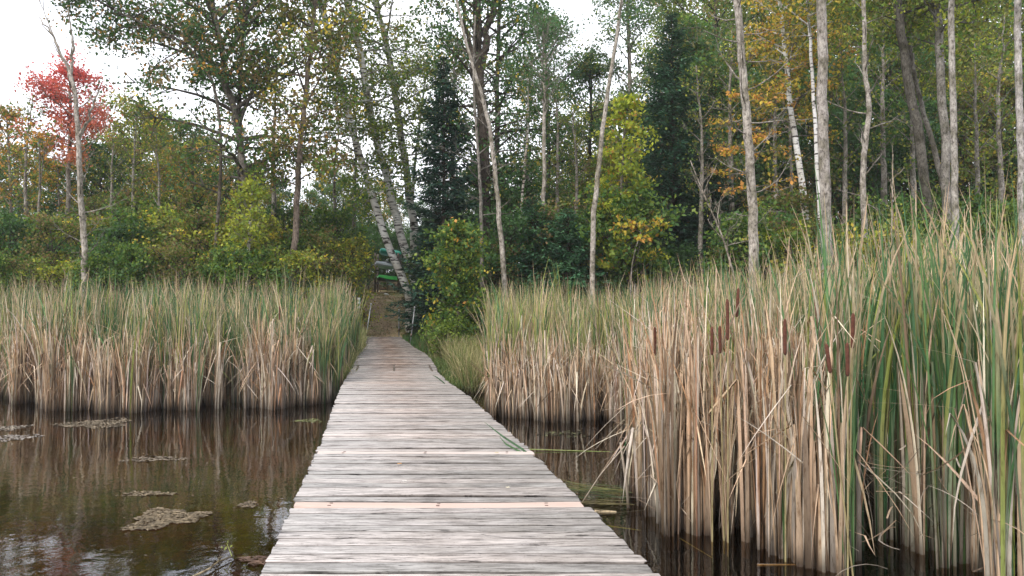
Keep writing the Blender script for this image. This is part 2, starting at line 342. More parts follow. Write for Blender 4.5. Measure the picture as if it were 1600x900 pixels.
# ---------------------------------------------------------------- steel poles by the ramp
def pole(px0, py0, px1, py1, Y, label):
    a = at(px0, py0, Y); b = at(px1, py1, Y); e = empty('metal_pole', tuple(a)); tag(e, label, 'pole', 'steel poles at the shore end of the dock')
    mb = MB(); tube(mb, [(0, 0, -.5), (0, 0, 0), tuple(b-a)], .019, (.26, .27, .28), 10, True); mb.build('pipe', M['metal'], e, True)
    mb = MB(); t = unit(b-a); tube(mb, [tuple(b-a-t*.03), tuple(b-a+t*.02)], .024, (.5, .51, .51), 10, True); mb.build('cap', M['metal'], e, True)
    mb = MB(); c = (b-a)*.22; tube(mb, [tuple(c-t*.05), tuple(c+t*.05)], .034, (.2, .15, .12), 10, True); mb.build('clamp', M['metal'], e, True)
pole(571.5, 532, 580, 475, 24.6, 'leftmost steel pole at the shore end, leaning right beside the green reeds')
pole(623.5, 524, 623.5, 484, 25.9, 'short upright steel pole at the far right corner of the dock ramp')
pole(641.5, 536, 648, 480, 24.2, 'taller steel pole leaning right in the grass beside the ramp')
# white marker, white stone
e = empty('marker_post', tuple(at(561, 492, 25))); tag(e, 'small white marker post half hidden in the reeds left of the ramp', 'post')
mb = MB(); tube(mb, [(0, 0, -.6), (0, 0, .35)], .02, (.3, .25, .2), 6, True); mb.build('stake', M['plain'], e)
mb = MB()
for zz, ww in ((.20, .05), (.33, .045), (.45, .04)): box(mb, -ww, ww, -.04, -.02, zz, zz+.105, (.8, .8, .8))
mb.build('marker_plate', M['plain'], e)
def stone(loc, s, c, label):
    mb = MB(); n = 10; k = 14; gg = np.random.default_rng(3); V = []
    for a in range(n):
        th = math.pi*a/(n-1)
        for b in range(k):
            ph = 2*math.pi*b/k; rr = 1 + .12*math.sin(3*ph+th*2)+.06*gg.normal()*math.sin(th); V.append((s*rr*math.sin(th)*math.cos(ph), s*.7*rr*math.sin(th)*math.sin(ph), s*.5*math.cos(th)))
    i = np.arange(n-1)[:, None]*k; j = np.arange(k)[None]
    mb.add(V, np.stack([i+j, i+(j+1) % k, i+k+(j+1) % k, i+k+j], -1).reshape(-1, 4), c); o = mb.build('stone', M['plain'], None, True); o.location = loc; tag(o, label, 'stone')
stone((float((603-800)/F*33.2), 33.2, float(terrain(-5.45, 33.2))+.08), .13, (.75, .74, .7), 'small pale stone lying at the top of the dirt path')

# ---------------------------------------------------------------- kayak rack and kayaks
KY = 35.0
def kz(py): return at(0, py, KY)[2]
gz = float(terrain(-5.2, KY)); rx0, rx1 = at(588, 0, KY)[0], at(624, 0, KY)[0]
rack = empty('kayak_rack', ((rx0+rx1)/2, KY, gz)); tag(rack, 'wooden rack of posts and crossbars holding three boats behind the birches', 'rack')
hw = (rx1-rx0)/2
for sx in (-1, 1):
    for sy in (-.35, .35):
        mb = MB(); box(mb, sx*hw-.04, sx*hw+.04, sy-.04, sy+.04, -.1, kz(396)-gz, (.14, .11, .08)); mb.build('post', M['plain'], rack)
shelf = [kz(441), kz(420), kz(400)]
for zz in shelf:
    for sx in (-1, 1):
        mb = MB(); box(mb, sx*hw-.03, sx*hw+.03, -.5, .5, zz-gz-.09, zz-gz-.02, (.12, .10, .08)); mb.build('crossbar', M['plain'], rack)
def kayak(px, z, L, c, label, hull, h):
    e = empty('kayak', (at(px, 0, KY)[0], KY, z), R(74)); tag(e, label, 'kayak', 'boats stored on the rack')
    def lathe(top, cc, name, k=9, n=25):
        mb = MB(); V = []
        for a in range(n):
            u = a/(n-1)*2-1; wd = .36*(1-abs(u)**2.3)**.75 + .004; hh = h*(1-.55*abs(u)**3)
            rise = .10*abs(u)**3
            for b in range(k):
                th = math.pi*b/(k-1); V.append((u*L/2, wd*math.cos(th), rise + .10 + (hh if top else -.11)*math.sin(th)))
        i = np.arange(n-1)[:, None]*k; j = np.arange(k-1)[None]
        mb.add(V, np.stack([i+j, i+j+1, i+k+j+1, i+k+j], -1).reshape(-1, 4), cc); return mb.build(name, M['plastic'], e, True)
    lathe(False, hull, 'hull'); dk = lathe(True, c, 'deck')
    mb = MB(); th = np.linspace(0, 2*math.pi, 25); tube(mb, np.stack([.45*np.cos(th), .2*np.sin(th), .1+h*.95+th*0], -1), .025, (.03, .03, .03), 6); mb.build('cockpit_rim', M['plastic'], dk, True)
kayak(606, kz(441), 1.9, (.10, .80, .14), 'bright green kayak on the lowest bar of the rack', (.02, .02, .02), .22)
kayak(604, kz(420), 2.1, (.75, .80, .88), 'pale white kayak on the middle bar of the rack', (.5, .55, .6), .20)
kayak(610, kz(400), 2.0, (.02, .40, .28), 'teal green kayak on the top bar of the rack', (.02, .30, .22), .20)

# ---------------------------------------------------------------- cattails
TAN = np.array([.60, .44, .31]); GREYTAN = np.array([.54, .465, .395]); RUST = np.array([.46, .27, .16]); PALE = np.array([.74, .65, .52])
GRN = np.array([.065, .155, .065]); GRN2 = np.array([.105, .20, .075]); YGR = np.array([.29, .33, .09]); DKB = np.array([.10, .065, .045]); OLD_SHADE = np.array([.20, .14, .095])  # last colour: decayed brown, also used to paint shade inside the stands
def blades(mb, g, base, L, w, az, th0, th1, pw, tb, kick, c0, c1, c2, S=8, fold=True, twist=None):
    """curved, tapering leaves; tb<1: the blade is snapped at that fraction of its length"""
    n = len(base); t = np.linspace(0, 1, S+1); d = np.stack([np.cos(az), np.sin(az), az*0], -1)
    tm = (t[:-1]+t[1:])/2
    th = th0[:, None] + th1[:, None]*tm[None]**pw[:, None] + kick[:, None]*(tm[None] > tb[:, None])
    ds = (L/S)[:, None]; dx = np.cumsum(np.sin(th)*ds, 1); dz = np.cumsum(np.cos(th)*ds, 1)
    z0 = np.zeros((n, 1)); dx = np.concatenate([z0, dx], 1); dz = np.concatenate([z0, dz], 1)
    P = base[:, None] + d[:, None]*dx[..., None]; P[..., 2] += dz
    fa = g.uniform(0, math.pi, n)[:, None] + (g.normal(size=n)*.9 if twist is None else twist)[:, None]*t[None]
    sd = np.stack([np.cos(fa), np.sin(fa), fa*0], -1)
    wt = w[:, None]*np.interp(t, [0, .12, .55, .85, 1], [1.0, .95, .9, .55, .04])[None]
    bd = wt*.22 if fold else wt*0
    nr = np.stack([-np.sin(fa), np.cos(fa), fa*0], -1)
    A = P - sd*wt[..., None]/2; B = P + sd*wt[..., None]/2
    tt = t[None, :, None]; Cc = np.where(tt < .5, c0[:, None]*(1-tt*2)+c1[:, None]*tt*2, c1[:, None]*(2-2*tt)+c2[:, None]*(2*tt-1))
    wet = np.clip((P[..., 2:3])/.17, .08, 1)**.9; Cc = Cc*wet + DKB*.35*(1-wet)    # the wet, rotten foot
    if fold:
        Mx = P + nr*bd[..., None]; V = np.stack([A, Mx, B], 2); m = 3
    else: V = np.stack([A, B], 2); m = 2
    k = (S+1)*m; i = (np.arange(n)*k)[:, None, None]; s = (np.arange(S)*m)[None, :, None]; j = np.arange(m-1)[None, None]
    Q = np.stack([i+s+j, i+s+j+1, i+s+m+j+1, i+s+m+j], -1)
    mb.add(V.reshape(-1, 3), Q.reshape(-1, 4), np.repeat(Cc[:, :, None], m, 2).reshape(-1, 3))
def shoots(mb, g, pts, H, dead, nl=7, S=8, fold=True, wid=.016, yel=.3, snap=.45, lean=1.0, stalk=1, old_shade=.18):
    """pts (n,2); H (n) height; dead (n) bool"""
    n = len(pts); base = np.repeat(np.stack([pts[:, 0], pts[:, 1], np.full(n, -.12)], -1), nl, 0)
    Hh = np.repeat(H, nl); D = np.repeat(dead, nl); m = n*nl
    base[:, :2] += g.normal(size=(m, 2))*.022
    leanaz = np.repeat(g.uniform(0, 2*math.pi, n), nl); az = g.uniform(0, 2*math.pi, m)
    az = np.where(g.random(m) < .45, leanaz+g.normal(size=m)*.5, az)
    L = (Hh+.12)*np.where(D, g.uniform(.55, 1.05, m), g.uniform(.72, 1.06, m))
    w = wid*g.uniform(.55, 1.35, m)*np.where(D, .95, 1)
    th0 = np.abs(g.normal(size=m))*np.where(D, .05, .04)*lean; th1 = (np.abs(g.normal(size=m))*np.where(D, .36, .34)+.02+np.where(g.random(m) < .10, .9, 0)*g.random(m))*lean
    pw = g.uniform(1.6, 5.0, m); sn = g.random(m) < np.where(D, snap, .07); tb = np.where(sn, g.uniform(.5, .93, m), 2.0)
    kick = np.where(sn, np.where(g.random(m) < .75, g.uniform(2.1, 3.0, m), g.uniform(.6, 2.0, m)), 0)
    j = lambda s: g.uniform(1-s, 1+s, (m, 1))*(1+g.normal(size=(m, 3))*.03)
    pick = g.random((m, 1)); dc = np.where(pick < .34, TAN, np.where(pick < .60, GREYTAN, np.where(pick < .70, RUST, np.where(pick < .70+old_shade, OLD_SHADE, PALE))))
    gc = np.where(g.random((m, 1)) < .6, GRN, GRN2); gc = np.where(g.random((m, 1)) < yel, YGR, gc)
    Dc = D[:, None]; tip = np.where(g.random((m, 1)) < .5, TAN*.95, gc)
    c0 = np.where(Dc, dc*.85, np.where(g.random((m, 1)) < .72, GREYTAN*.72, gc*.9))*j(.25); c1 = np.where(Dc, dc, gc)*j(.35); c2 = np.where(Dc, dc*1.05, tip)*j(.25)
    blades(mb, g, base, L, w, az, th0, th1, pw, tb, kick, c0, c1, c2, S, fold)
    if stalk:                                  # the sheathed stalk that the leaves leave from
        b2 = np.stack([pts[:, 0], pts[:, 1], np.full(n, -.12)], -1); k2 = np.repeat(b2, 2, 0)+np.concatenate([g.normal(size=(2*n, 2))*.015, np.zeros((2*n, 1))], 1)
        sc_ = np.where(g.random((2*n, 1)) < .5, GREYTAN, TAN)*g.uniform(.35, 1.2, (2*n, 1))*(1-old_shade*.9+.1); q = 2*n
        blades(mb, g, k2, np.repeat(H, 2)*g.uniform(.3, .62, q), wid*g.uniform(1.2, 2.1, q), g.uniform(0, 6.28, q), np.abs(g.normal(size=q))*.035*lean, g.normal(size=q)*.05, np.full(q, 1.5), np.full(q, 2.), np.zeros(q), sc_*.8, sc_, sc_*1.05, max(4, S-3), fold)
def scatter(g, n, x0, x1, y0, y1, inside):
    out = []; tot = 0
    while tot < n:
        P = np.stack([g.uniform(x0, x1, n), g.uniform(y0, y1, n)], -1); P = P[inside(P[:, 0], P[:, 1])]; out.append(P); tot += len(P)
        if len(out) > 60: break
    return np.concatenate(out)[:n]
def field(x, y, s=1.0, k=0):
    return np.sin(x*1.3*s+k+1.1*np.sin(y*.9*s+k)) * .5 + np.sin(x*3.1*s-y*1.7*s+k*2)*.3 + np.sin(x*6.3*s+y*4.1*s+k)*.2

def clump(g, P, cen, f):
    k = ((P[:, None]-cen[None])**2).sum(-1).argmin(1); return P*(1-f)+cen[k]*f
# --- left bed
g = np.random.default_rng(21)
fxl = [-30, -17, -10, -8.4, -7.9, -6.3, -5.4, -4.2, -3.45, -3.1]; fyl = [17, 16, 14.9, 13.6, 13.0, 12.75, 13.1, 13.3, 13.7, 14.6]
def in_left(x, y): return (y > np.interp(x, fxl, fyl)+.18*np.sin(x*5)+.12*np.sin(x*11.3)) & (x < np.interp(y, DY, DL)-.10-.05*np.sin(y*7)) & (y < 21.5)
# front line: dry, shorter, broken; behind: tall green
P = clump(g, scatter(g, 2900, -18, -3, 12.4, 21.5, in_left), scatter(g, 420, -18, -3, 12.4, 21.5, in_left), .45); dep = P[:, 1]-np.interp(P[:, 0], fxl, fyl)
f = field(P[:, 0], P[:, 1], 1.1, .4); pxx = 800+P[:, 0]/P[:, 1]*F
dead = g.random(len(P)) < np.clip(.95-.36*dep, .16, .92)*np.where(pxx > 492, .05, 1)
keep = ~((np.abs(pxx-325) < 7) & (dep < 1.2)) & ~((np.abs(pxx-483) < 12) & (dep < .8)); P = P[keep]; dead = dead[keep]; dep = dep[keep]; f = f[keep]; pxx = pxx[keep]
H = np.where(dead, np.where(g.random(len(P)) < .25, 2.05, 1.62+.42*f), 2.16+.2*f)+g.normal(size=len(P))*.14+np.clip(dep, 0, 6)*.02
H = H+np.where(g.random(len(P)) < .05, .3, 0)
mb = MB(); shoots(mb, g, P, H, dead, 6, 7, False, .022, .22)
P = scatter(g, 900, -16, -3, 12.4, 15.5, lambda x, y: in_left(x, y) & (y < np.interp(x, fxl, fyl)+.9) & (field(x, y, 1.6, 2) > -.25))
pxx = 800+P[:, 0]/P[:, 1]*F; dd = g.random(len(P)) < np.where(pxx > 492, .10, .95)
shoots(mb, g, P, np.where(dd, 1.38, 1.9)+.42*field(P[:, 0], P[:, 1], 1.3, 3)+g.normal(size=len(P))*.12, dd, 6, 7, False, .024, .3, .5)
tag(mb.build('reed_bed', M['blade']), 'cattail bed along the pond left of the dock, green tops over dry tan stalks', 'reed bed', kind='stuff')

# --- middle bed on the right
g = np.random.default_rng(22)
fxm = [-1, -.42, .0, .5, 1.2, 1.8, 3, 20]; fym = [14, 12.7, 12.1, 11.7, 11.8, 11.6, 11.3, 11.3]
def in_mid(x, y): return (y > np.interp(x, fxm, fym)+.12*np.sin(x*6)) & (x > -.46-.02*(y-12)+.1*np.sin(y*4)) & (y < 22) & (x < .70*y)
P = clump(g, scatter(g, 2900, -1, 15, 11, 22, in_mid), scatter(g, 420, -1, 15, 11, 22, in_mid), .4); dep = P[:, 1]-np.interp(P[:, 0], fxm, fym)
f = field(P[:, 0], P[:, 1], 1.0, 1.7); dead = g.random(len(P)) < np.clip(.92-.38*dep, .16, .9)
rise = np.interp(P[:, 0], [0, 2, 5, 9], [0, .05, .30, .45])
H = np.where(dead, np.where(g.random(len(P)) < .3, 2.05, 1.6+.35*f), 2.10+.2*f)+rise+g.normal(size=len(P))*.14
H = H+np.where(g.random(len(P)) < .05, .3, 0)
mb = MB(); shoots(mb, g, P, H, dead, 6, 7, False, .022, .5)
P = scatter(g, 420, -.6, 3, 11, 13.4, lambda x, y: in_mid(x, y) & (y < np.interp(x, fxm, fym)+.8))
shoots(mb, g, P, 1.25+.2*field(P[:, 0], P[:, 1], 1.5, 1)+g.normal(size=len(P))*.15, np.ones(len(P), bool), 6, 7, False, .021, .3, .55)
tag(mb.build('reed_bed', M['blade']), 'cattail bed behind the dark water right of the dock, yellow green tops over a grey dry fringe', 'reed bed', kind='stuff')

# --- near bed on the right
g = np.random.default_rng(23)
fxn = [.95, 1.05, 1.2, 1.75, 1.95, 2.15, 2.6, 3.2, 6, 12]; fyn = [7.6, 6.55, 6.0, 5.75, 5.3, 5.0, 4.6, 4.3, 4.1, 4.1]
def in_near(x, y):
    left = np.interp(y, [4, 6, 9, 12], [1.0, 1.0, 1.35, 1.7]); gap = ((x-(1.9+.0*y))**2/.34**2+(y-7.9)**2/.9**2 < 1) | ((x-2.45)**2/.3**2+(y-7.4)**2/.5**2 < 1)
    return (y > np.interp(x, fxn, fyn)+.1*np.sin(x*9)) & (x > left+.1*np.sin(y*5)) & (y < 12.3) & (x < .74*y+.4) & ~gap
P = scatter(g, 1250, .8, 9.5, 4, 12.3, in_near); P = P[(g.random(len(P)) < .55) | (P[:, 0] > 1.75) | (P[:, 1] > 9)]; dep = P[:, 1]-np.interp(P[:, 0], fxn, fyn)
# clump them: pull shoots towards tussock centres
cen = scatter(g, 240, .8, 9.5, 4, 12.3, in_near); d2 = ((P[:, None]-cen[None])**2).sum(-1); k = d2.argmin(1); P = P*.58+cen[k]*.42
f = field(P[:, 0], P[:, 1], 1.2, 4.2); green_bias = np.interp(P[:, 0]/P[:, 1], [.10, .217, .43, .475, .56, .60, .65], [.08, .10, .15, .80, .75, .35, .7])
dead = g.random(len(P)) > np.clip(green_bias+.15*f+.14*np.clip(dep-1, 0, 3), .05, .95)
Hg = np.interp(P[:, 0]/P[:, 1], [.12, .25, .35, .45, .66], [1.92, 2.14, 2.34, 2.48, 2.52])
H = np.where(dead, Hg*np.where(g.random(len(P)) < .35, .97, .78)+.15*f, Hg+.1*f)+g.normal(size=len(P))*.15
order = np.argsort(P[:, 1]+.15*P[:, 0]); P = P[order]; dead = dead[order]; H = H[order]
NI = 300
vis = np.where(np.abs(P[:, 0]/P[:, 1]) < .665)[0][:NI]; rest = np.setdiff1d(np.arange(len(P)), vis)
mb = MB(); shoots(mb, g, P[rest], H[rest], dead[rest], 7, 9, True, .021, .25, .5, old_shade=.27)  # larger share of dark brown paints the shade deep in the stand
# the thick dry fringe along the water
F_ = scatter(g, 520, 1.0, 4.6, 4.3, 9.5, lambda x, y: in_near(x, y) & (y < np.interp(x, fxn, fyn)+2.6) & (field(x, y, 1.7, 1) > -.35) & (x/y < .43)); F_ = F_[(F_[:, 0] > 1.75) | (g.random(len(F_)) < .6)]
shoots(mb, g, F_, 1.72+.28*field(F_[:, 0], F_[:, 1], 1.4, 5)+g.normal(size=len(F_))*.14, np.ones(len(F_), bool), 6, 9, True, .023, .2, .45, .7, old_shade=.22)
# litter of fallen leaves between the stalks
n = 1700; Q_ = scatter(g, n, .9, 8, 4.2, 11.5, in_near); base = np.stack([Q_[:, 0], Q_[:, 1], g.uniform(.02, .75, n)**1.0], -1)
c = np.where(g.random((n, 1)) < .5, GREYTAN, TAN)*g.uniform(.5, 1.0, (n, 1))
blades(mb, g, base, g.uniform(.2, .65, n), g.uniform(.008, .018, n), g.uniform(0, 6.28, n), g.uniform(.7, 2.0, n), g.normal(size=n)*.6, np.full(n, 1.3), np.where(g.random(n) < .3, .5, 2), g.uniform(-1, 1.5, n), c, c, c, 5, False)
tag(mb.build('reed_bed', M['blade']), 'dense tall cattail stand rising at the right behind the front shoots', 'reed bed', kind='stuff')
for q in vis:
    m2 = MB(); p0 = P[q:q+1]; zero = np.zeros((1, 2)); shoots(m2, g, zero, H[q:q+1], dead[q:q+1], int(g.integers(5, 9)), 10, True, .0225, .22, .45, .75 if p0[0, 0] < 2 else 1.0, old_shade=.06)
    o = m2.build('cattail_shoot', M['blade']); o.location = (p0[0, 0], p0[0, 1], 0)
    if dead[q]: tag(o, 'dry tan cattail shoot with bent leaves at the near right edge of the water', 'cattail', 'dry cattail shoots at the front of the right bed')
    else: tag(o, 'green cattail shoot with long upright leaves at the near right edge of the water', 'cattail', 'green cattail shoots at the front of the right bed')

# --- cattails carrying brown spikes
def spiked(px, pt, pb, Y, label, tilt=0):
    top = at(px, pt, Y); bot = at(px, pb, Y); x, z0, z1 = float(top[0]), float(bot[2]), float(top[2])
    e = empty('spiked_cattail', (x, Y, 0)); tag(e, label, 'cattail', 'cattails carrying brown seed spikes')
    tx = tilt
    mb = MB(); tube(mb, [(-tx*z0, .03, -.1), (-tx*z0*.4, .01, z0*.5), (0, 0, z0)], [.007, .006, .005], (.40, .34, .18), 6); mb.build('stalk', M['blade'], e, True)
    L = z1-z0; u = np.array([0, .03, .08, .3, .6, .92, .97, 1]); rr = np.array([.003, .010, .0125, .0135, .0135, .0125, .009, .003])*.95
    mb = MB(); tube(mb, np.stack([tx*L*u, u*0, z0+L*u], -1), rr, (.13, .045, .026), 10, True); sp_ = mb.build('seed_spike', M['spike'], e, True)
    mb = MB(); tube(mb, [(tx*L, 0, z1), (tx*L*1.3, 0, z1+.07)], [.003, .0012], (.35, .25, .15), 5); mb.build('spike_tip', M['spike'], sp_)
    mb = MB(); g2 = np.random.default_rng(int(px)); n = 5; gcol = np.tile(GRN2 if px > 1200 else TAN, (n, 1))
    blades(mb, g2, np.tile([-tx*z0, .05, -.1], (n, 1)), g2.uniform(1.2, 1.9, n), np.full(n, .011), g2.uniform(.3, 2.8, n), g2.uniform(.02, .08, n), g2.uniform(.1, .6, n), np.full(n, 2.), np.full(n, 2.), np.zeros(n), gcol*.9, gcol, gcol, 8, True)
    mb.build('leaves', M['blade'], e)
spiked(1112, 510, 555, 5.75, 'shorter brown cattail spike, leftmost of the close cluster of three')
spiked(1125, 509, 552, 5.78, 'middle spike of the close cluster, low beside the tallest brown one', -.02)
spiked(1136.5, 467, 532, 5.72, 'longest upright brown cattail spike on a straight stalk')
spiked(1151, 450, 496, 5.85, 'highest brown cattail spike, leaning left above the long one', .06)
spiked(1226, 498, 555, 5.3, 'thin dark cattail spike beside green leaves right of the close cluster')
spiked(1275, 472, 515, 5.9, 'small blurry cattail spike set back between tan leaves')
spiked(1296, 537, 583, 5.0, 'brown cattail spike tilting left, lowest of the right hand trio', -.12)
spiked(1323, 535, 588, 4.98, 'thick brown cattail spike of the right hand trio, below the pointed one')
spiked(1331, 489, 545, 5.05, 'pointed reddish cattail spike wrapped in a tan leaf, top of the right hand trio', .03)
spiked(1023, 511, 556, 6.5, 'dark narrow cattail spike standing apart near the open water')
spiked(1560, 484, 528, 4.9, 'lone cattail spike among green blades near the right edge')
spiked(437, 478, 500, 13.4, 'tiny cattail spike above the dry reeds left of the dock')

# --- broken stub stalks and stray stalks by the near water
def stub(px, pb, pt, Y, w, lean, label, c):
    b = at(px, pb, Y); z1 = float(at(px, pt, Y)[2]); mb = MB(); n = 7; u = np.linspace(0, 1, n)
    tube(mb, np.stack([lean*u*z1+.01*np.sin(u*4), u*0, -.15+(z1+.15)*u], -1), w*np.interp(u, [0, .8, 1], [1.1, .8, .55]), np.array([DKB*.4, DKB, c*.7, c, c, c*1.1, c])[:n], 7, True)
    o = mb.build('broken_stalk', M['plain']); o.location = (float(b[0]), Y, 0); tag(o, label, 'stalk')
stub(982, 792, 690, 6.75, .014, -.12, 'thick pale broken cattail stalk standing left of the near clump', np.array([.42, .35, .27]))
stub(1078, 805, 742, 6.3, .013, -.04, 'short snapped cattail stub at the foot of the near clump', np.array([.5, .42, .34]))
stub(1165, 842, 795, 5.9, .022, .15, 'stout blunt stub at the waterline under the cluster of spikes', np.array([.40, .33, .26]))
stub(1195, 846, 798, 5.8, .02, -.05, 'stout blunt stub at the waterline, right one of two', np.array([.38, .32, .25]))
def stray(pts, w, c, name, label, cat, bottomfold=0):
    mb = MB(); P3 = np.array([at(*p) for p in pts]); n = 14; s = np.linspace(0, len(P3)-1, n)
    P3 = np.stack([np.interp(s, np.arange(len(P3)), P3[:, k]) for k in range(3)], -1)
    tube(mb, P3, np.linspace(w, w*.5, n), c, 5, True); o = mb.build(name, M['blade']); tag(o, label, cat)
stray([(1016, 742, 6.3), (1070, 800, 6.0), (1087, 826, 5.95)], .008, (.42, .33, .25), 'bent_stalk', 'bent stalk with its snapped end dropping to the water', 'stalk')
stray([(975, 696, 6.4), (937, 740, 6.3), (908, 784, 6.25)], .006, (.46, .38, .30), 'leaning_stalk', 'thin dry stalk leaning down to the edge of the dock', 'stalk')
stray([(1180, 880, 5.28), (1240, 879, 5.28)], .011, (.60, .52, .42), 'floating_stalk', 'pale stalk floating at the bottom beside the right bed', 'stalk')
stray([(928, 797, 6.6), (962, 798, 6.6)], .02, (.62, .50, .33), 'floating_rhizome', 'pale tan piece of rhizome floating beside the dock', 'rhizome')
stray([(948, 819, 6.22), (1000, 826, 6.1)], .006, (.35, .45, .12), 'floating_leaf', 'short light green leaf blade floating by the near clump', 'leaf')
stray([(1060, 838, 5.9), (1110, 868, 5.42)], .005, (.42, .43, .2), 'floating_leaf', 'yellowish leaf blade floating off the near right bed', 'leaf')
stray([(826, 701, 9.4), (960, 705, 9.35)], .007, (.30, .36, .12), 'floating_leaf', 'long olive leaf blade floating across the dark water behind the clump', 'leaf')

# --- cut green leaf bundle in the water by the dock
g = np.random.default_rng(31); mb = MB(); n = 55
c0 = at(905, 782, 6.9); b0 = np.stack([g.normal(1.02, .06, n), g.normal(7.05, .13, n), g.uniform(.01, .09, n)], -1)
cc = np.where(g.random((n, 1)) < .7, np.array([.05, .13, .03]), np.array([.33, .33, .09]))
blades(mb, g, b0, g.uniform(.35, .75, n), g.uniform(.010, .018, n), g.normal(3.12, .20, n), np.full(n, 1.50), g.normal(size=n)*.12, np.full(n, 1.5), np.full(n, 2.), np.zeros(n), cc*1.6, cc, cc*.9, 6, True)
n = 16; b0 = np.stack([g.normal(.95, .08, n), g.normal(6.72, .05, n), g.uniform(.01, .06, n)], -1); cc = np.tile([.50, .44, .16], (n, 1))*g.uniform(.7, 1.1, (n, 1))
blades(mb, g, b0, g.uniform(.25, .5, n), g.uniform(.012, .022, n), g.normal(3.35, .18, n), np.full(n, 1.52), g.normal(size=n)*.1, np.full(n, 1.5), np.full(n, 2.), np.zeros(n), cc, cc, cc*.8, 6, True)
tag(mb.build('leaf_bundle', M['blade']), 'bundle of cut green and yellow cattail leaves lying in the water against the dock', 'leaf bundle')

# --- leaf blades hanging over the deck, stray items on it
def overblade(pts, w, c, label):
    P3 = np.array([at(*p) for p in pts]); mb = MB(); n = 10; s = np.linspace(0, len(P3)-1, n)
    P3 = np.stack([np.interp(s, np.arange(len(P3)), P3[:, k]) for k in range(3)], -1)
    V = np.concatenate([P3, P3+np.array([w*.6, 0, w])*np.interp(np.arange(n), [0, n*.6, n-1], [1, .8, .1])[:, None]]); i = np.arange(n-1)
    mb.add(V, np.stack([i, i+1, i+1+n, i+n], -1), c); o = mb.build('cattail_leaf', M['blade']); tag(o, label, 'leaf', 'cattail blades bent over the dock edge')
overblade([(838, 722, 7.3), (815, 702, 7.45), (786, 683, 7.6), (757, 659, 7.85)], .02, (.05, .11, .05), 'longest dark green cattail blade bent over the right edge of the deck')
overblade([(838, 722, 7.3), (812, 706, 7.45), (790, 694, 7.55), (780, 681, 7.75)], .018, (.06, .13, .05), 'shorter green cattail blade lying just below the longest one on the deck edge')
overblade([(695, 600, 14.0), (684, 591, 14.2), (676, 586, 14.4)], .02, (.04, .08, .04), 'dark thin blade lying on the right edge of the deck further back')
def deckbit(px, py, s, c, label, name='fallen_leaf', cat='leaf', nsd=5, seed=1):
    Y = 1.40*F/(py-HOR); g2 = np.random.default_rng(seed); x = (px-800)/F*Y; z = deck_z(Y)+.006; V = []; k = 10
    mb = MB(); r = s*(1+.35*np.sin(np.arange(k)/k*2*math.pi*nsd)+g2.normal(size=k)*.1); th = np.arange(k)/k*2*math.pi
    up = np.stack([r*np.cos(th), r*np.sin(th)*.8, .01+s*.25*np.abs(np.sin(th*1.5))], -1)
    V = np.concatenate([np.tile([[0, 0, .012]], (k, 1)), up]); j = np.arange(k); jn = (j+1) % k
    mb.add(V, np.stack([j, jn, k+jn, k+j], -1)[:, [0, 3, 2, 1]], c); o = mb.build(name, M['blade']); o.location = (x, Y, z); tag(o, label, cat)
deckbit(625, 727, .020, (.62, .30, .07), 'small orange fallen leaf on the middle of the deck')
deckbit(793.5, 764, .016, (.72, .66, .45), 'tiny pale leaf scrap near the right edge of the deck', seed=2)
deckbit(633, 754, .018, (.80, .79, .77), 'little white scrap lying in a gap between grey planks', 'paper_scrap', 'scrap', 2, 3)
deckbit(776, 710, .022, (.50, .42, .2), 'dry yellowish leaf scrap on the thin pale plank', seed=4)

# ---------------------------------------------------------------- floating algae and sticks, left water
def algae(px, py, rx, ry, n, label, c=(.30, .23, .14), seed=0):
    Y = EYE*F/(py-HOR); g2 = np.random.default_rng(seed+int(px)); x0 = (px-800)/F*Y; rxw = rx/F*Y; ryw = ry*Y*Y/(EYE*F)
    th = g2.uniform(0, 6.283, n); rr = np.sqrt(g2.uniform(0, 1, n)); edge = 1+.28*np.sin(th*3+seed)+.16*np.sin(th*7+px)
    C = np.stack([rr*edge*rxw*np.cos(th), rr*edge*ryw*np.sin(th), g2.uniform(.002, .008, n)], -1)
    a = g2.uniform(0, 6.283, n); s = g2.uniform(.010, .032, n); ux = np.stack([np.cos(a), np.sin(a)*.6, g2.normal(size=n)*.12], -1); uy = np.stack([-np.sin(a)*.4, np.cos(a)*.35, g2.normal(size=n)*.1], -1)
    V = np.stack([C-ux*s[:, None], C+uy*s[:, None], C+ux*s[:, None], C-uy*s[:, None]], 1).reshape(-1, 3)
    cc = np.array(c)*.72*g2.uniform(.6, 1.35, (n, 1)); mb = MB(); mb.add(V, np.arange(4*n).reshape(-1, 4), np.repeat(cc, 4, 0))
    o = mb.build('algae_mat', M['scum']); o.location = (x0, Y, 0); tag(o, label, 'algae', 'mats of scum floating on the pond')
algae(262, 808, 50, 15, 2600, 'largest tan algae mat floating on the left water', seed=1)
algae(232, 770, 40, 3.5, 300, 'thin algae streak just above the largest mat', seed=2)
algae(390, 787, 14, 5, 160, 'small algae mat floating close to the dock', (.26, .2, .13), 3)
algae(155, 661, 48, 7, 1500, 'long algae mat floating just in front of the left reeds', (.34, .27, .18), 4)
algae(14, 668, 30, 4, 500, 'bright scum strip at the left edge nearest the reeds', (.42, .36, .28), 5)
algae(25, 683, 34, 5, 600, 'second pale scum strip at the left edge', (.42, .37, .32), 6)
algae(245, 716, 46, 4, 400, 'loose scum streak in the middle of the left water', (.30, .24, .17), 8)
algae(485, 657, 22, 2.5, 160, 'narrow green scum patch beside the dock under the green reeds', (.25, .27, .10), 10)
algae(880, 677, 40, 5, 160, 'greenish scum patch on the dark water right of the dock', (.16, .16, .07), 11)
algae(410, 872, 30, 7, 260, 'brownish algae mat in the bottom corner beside the dock', (.20, .12, .08), 12)
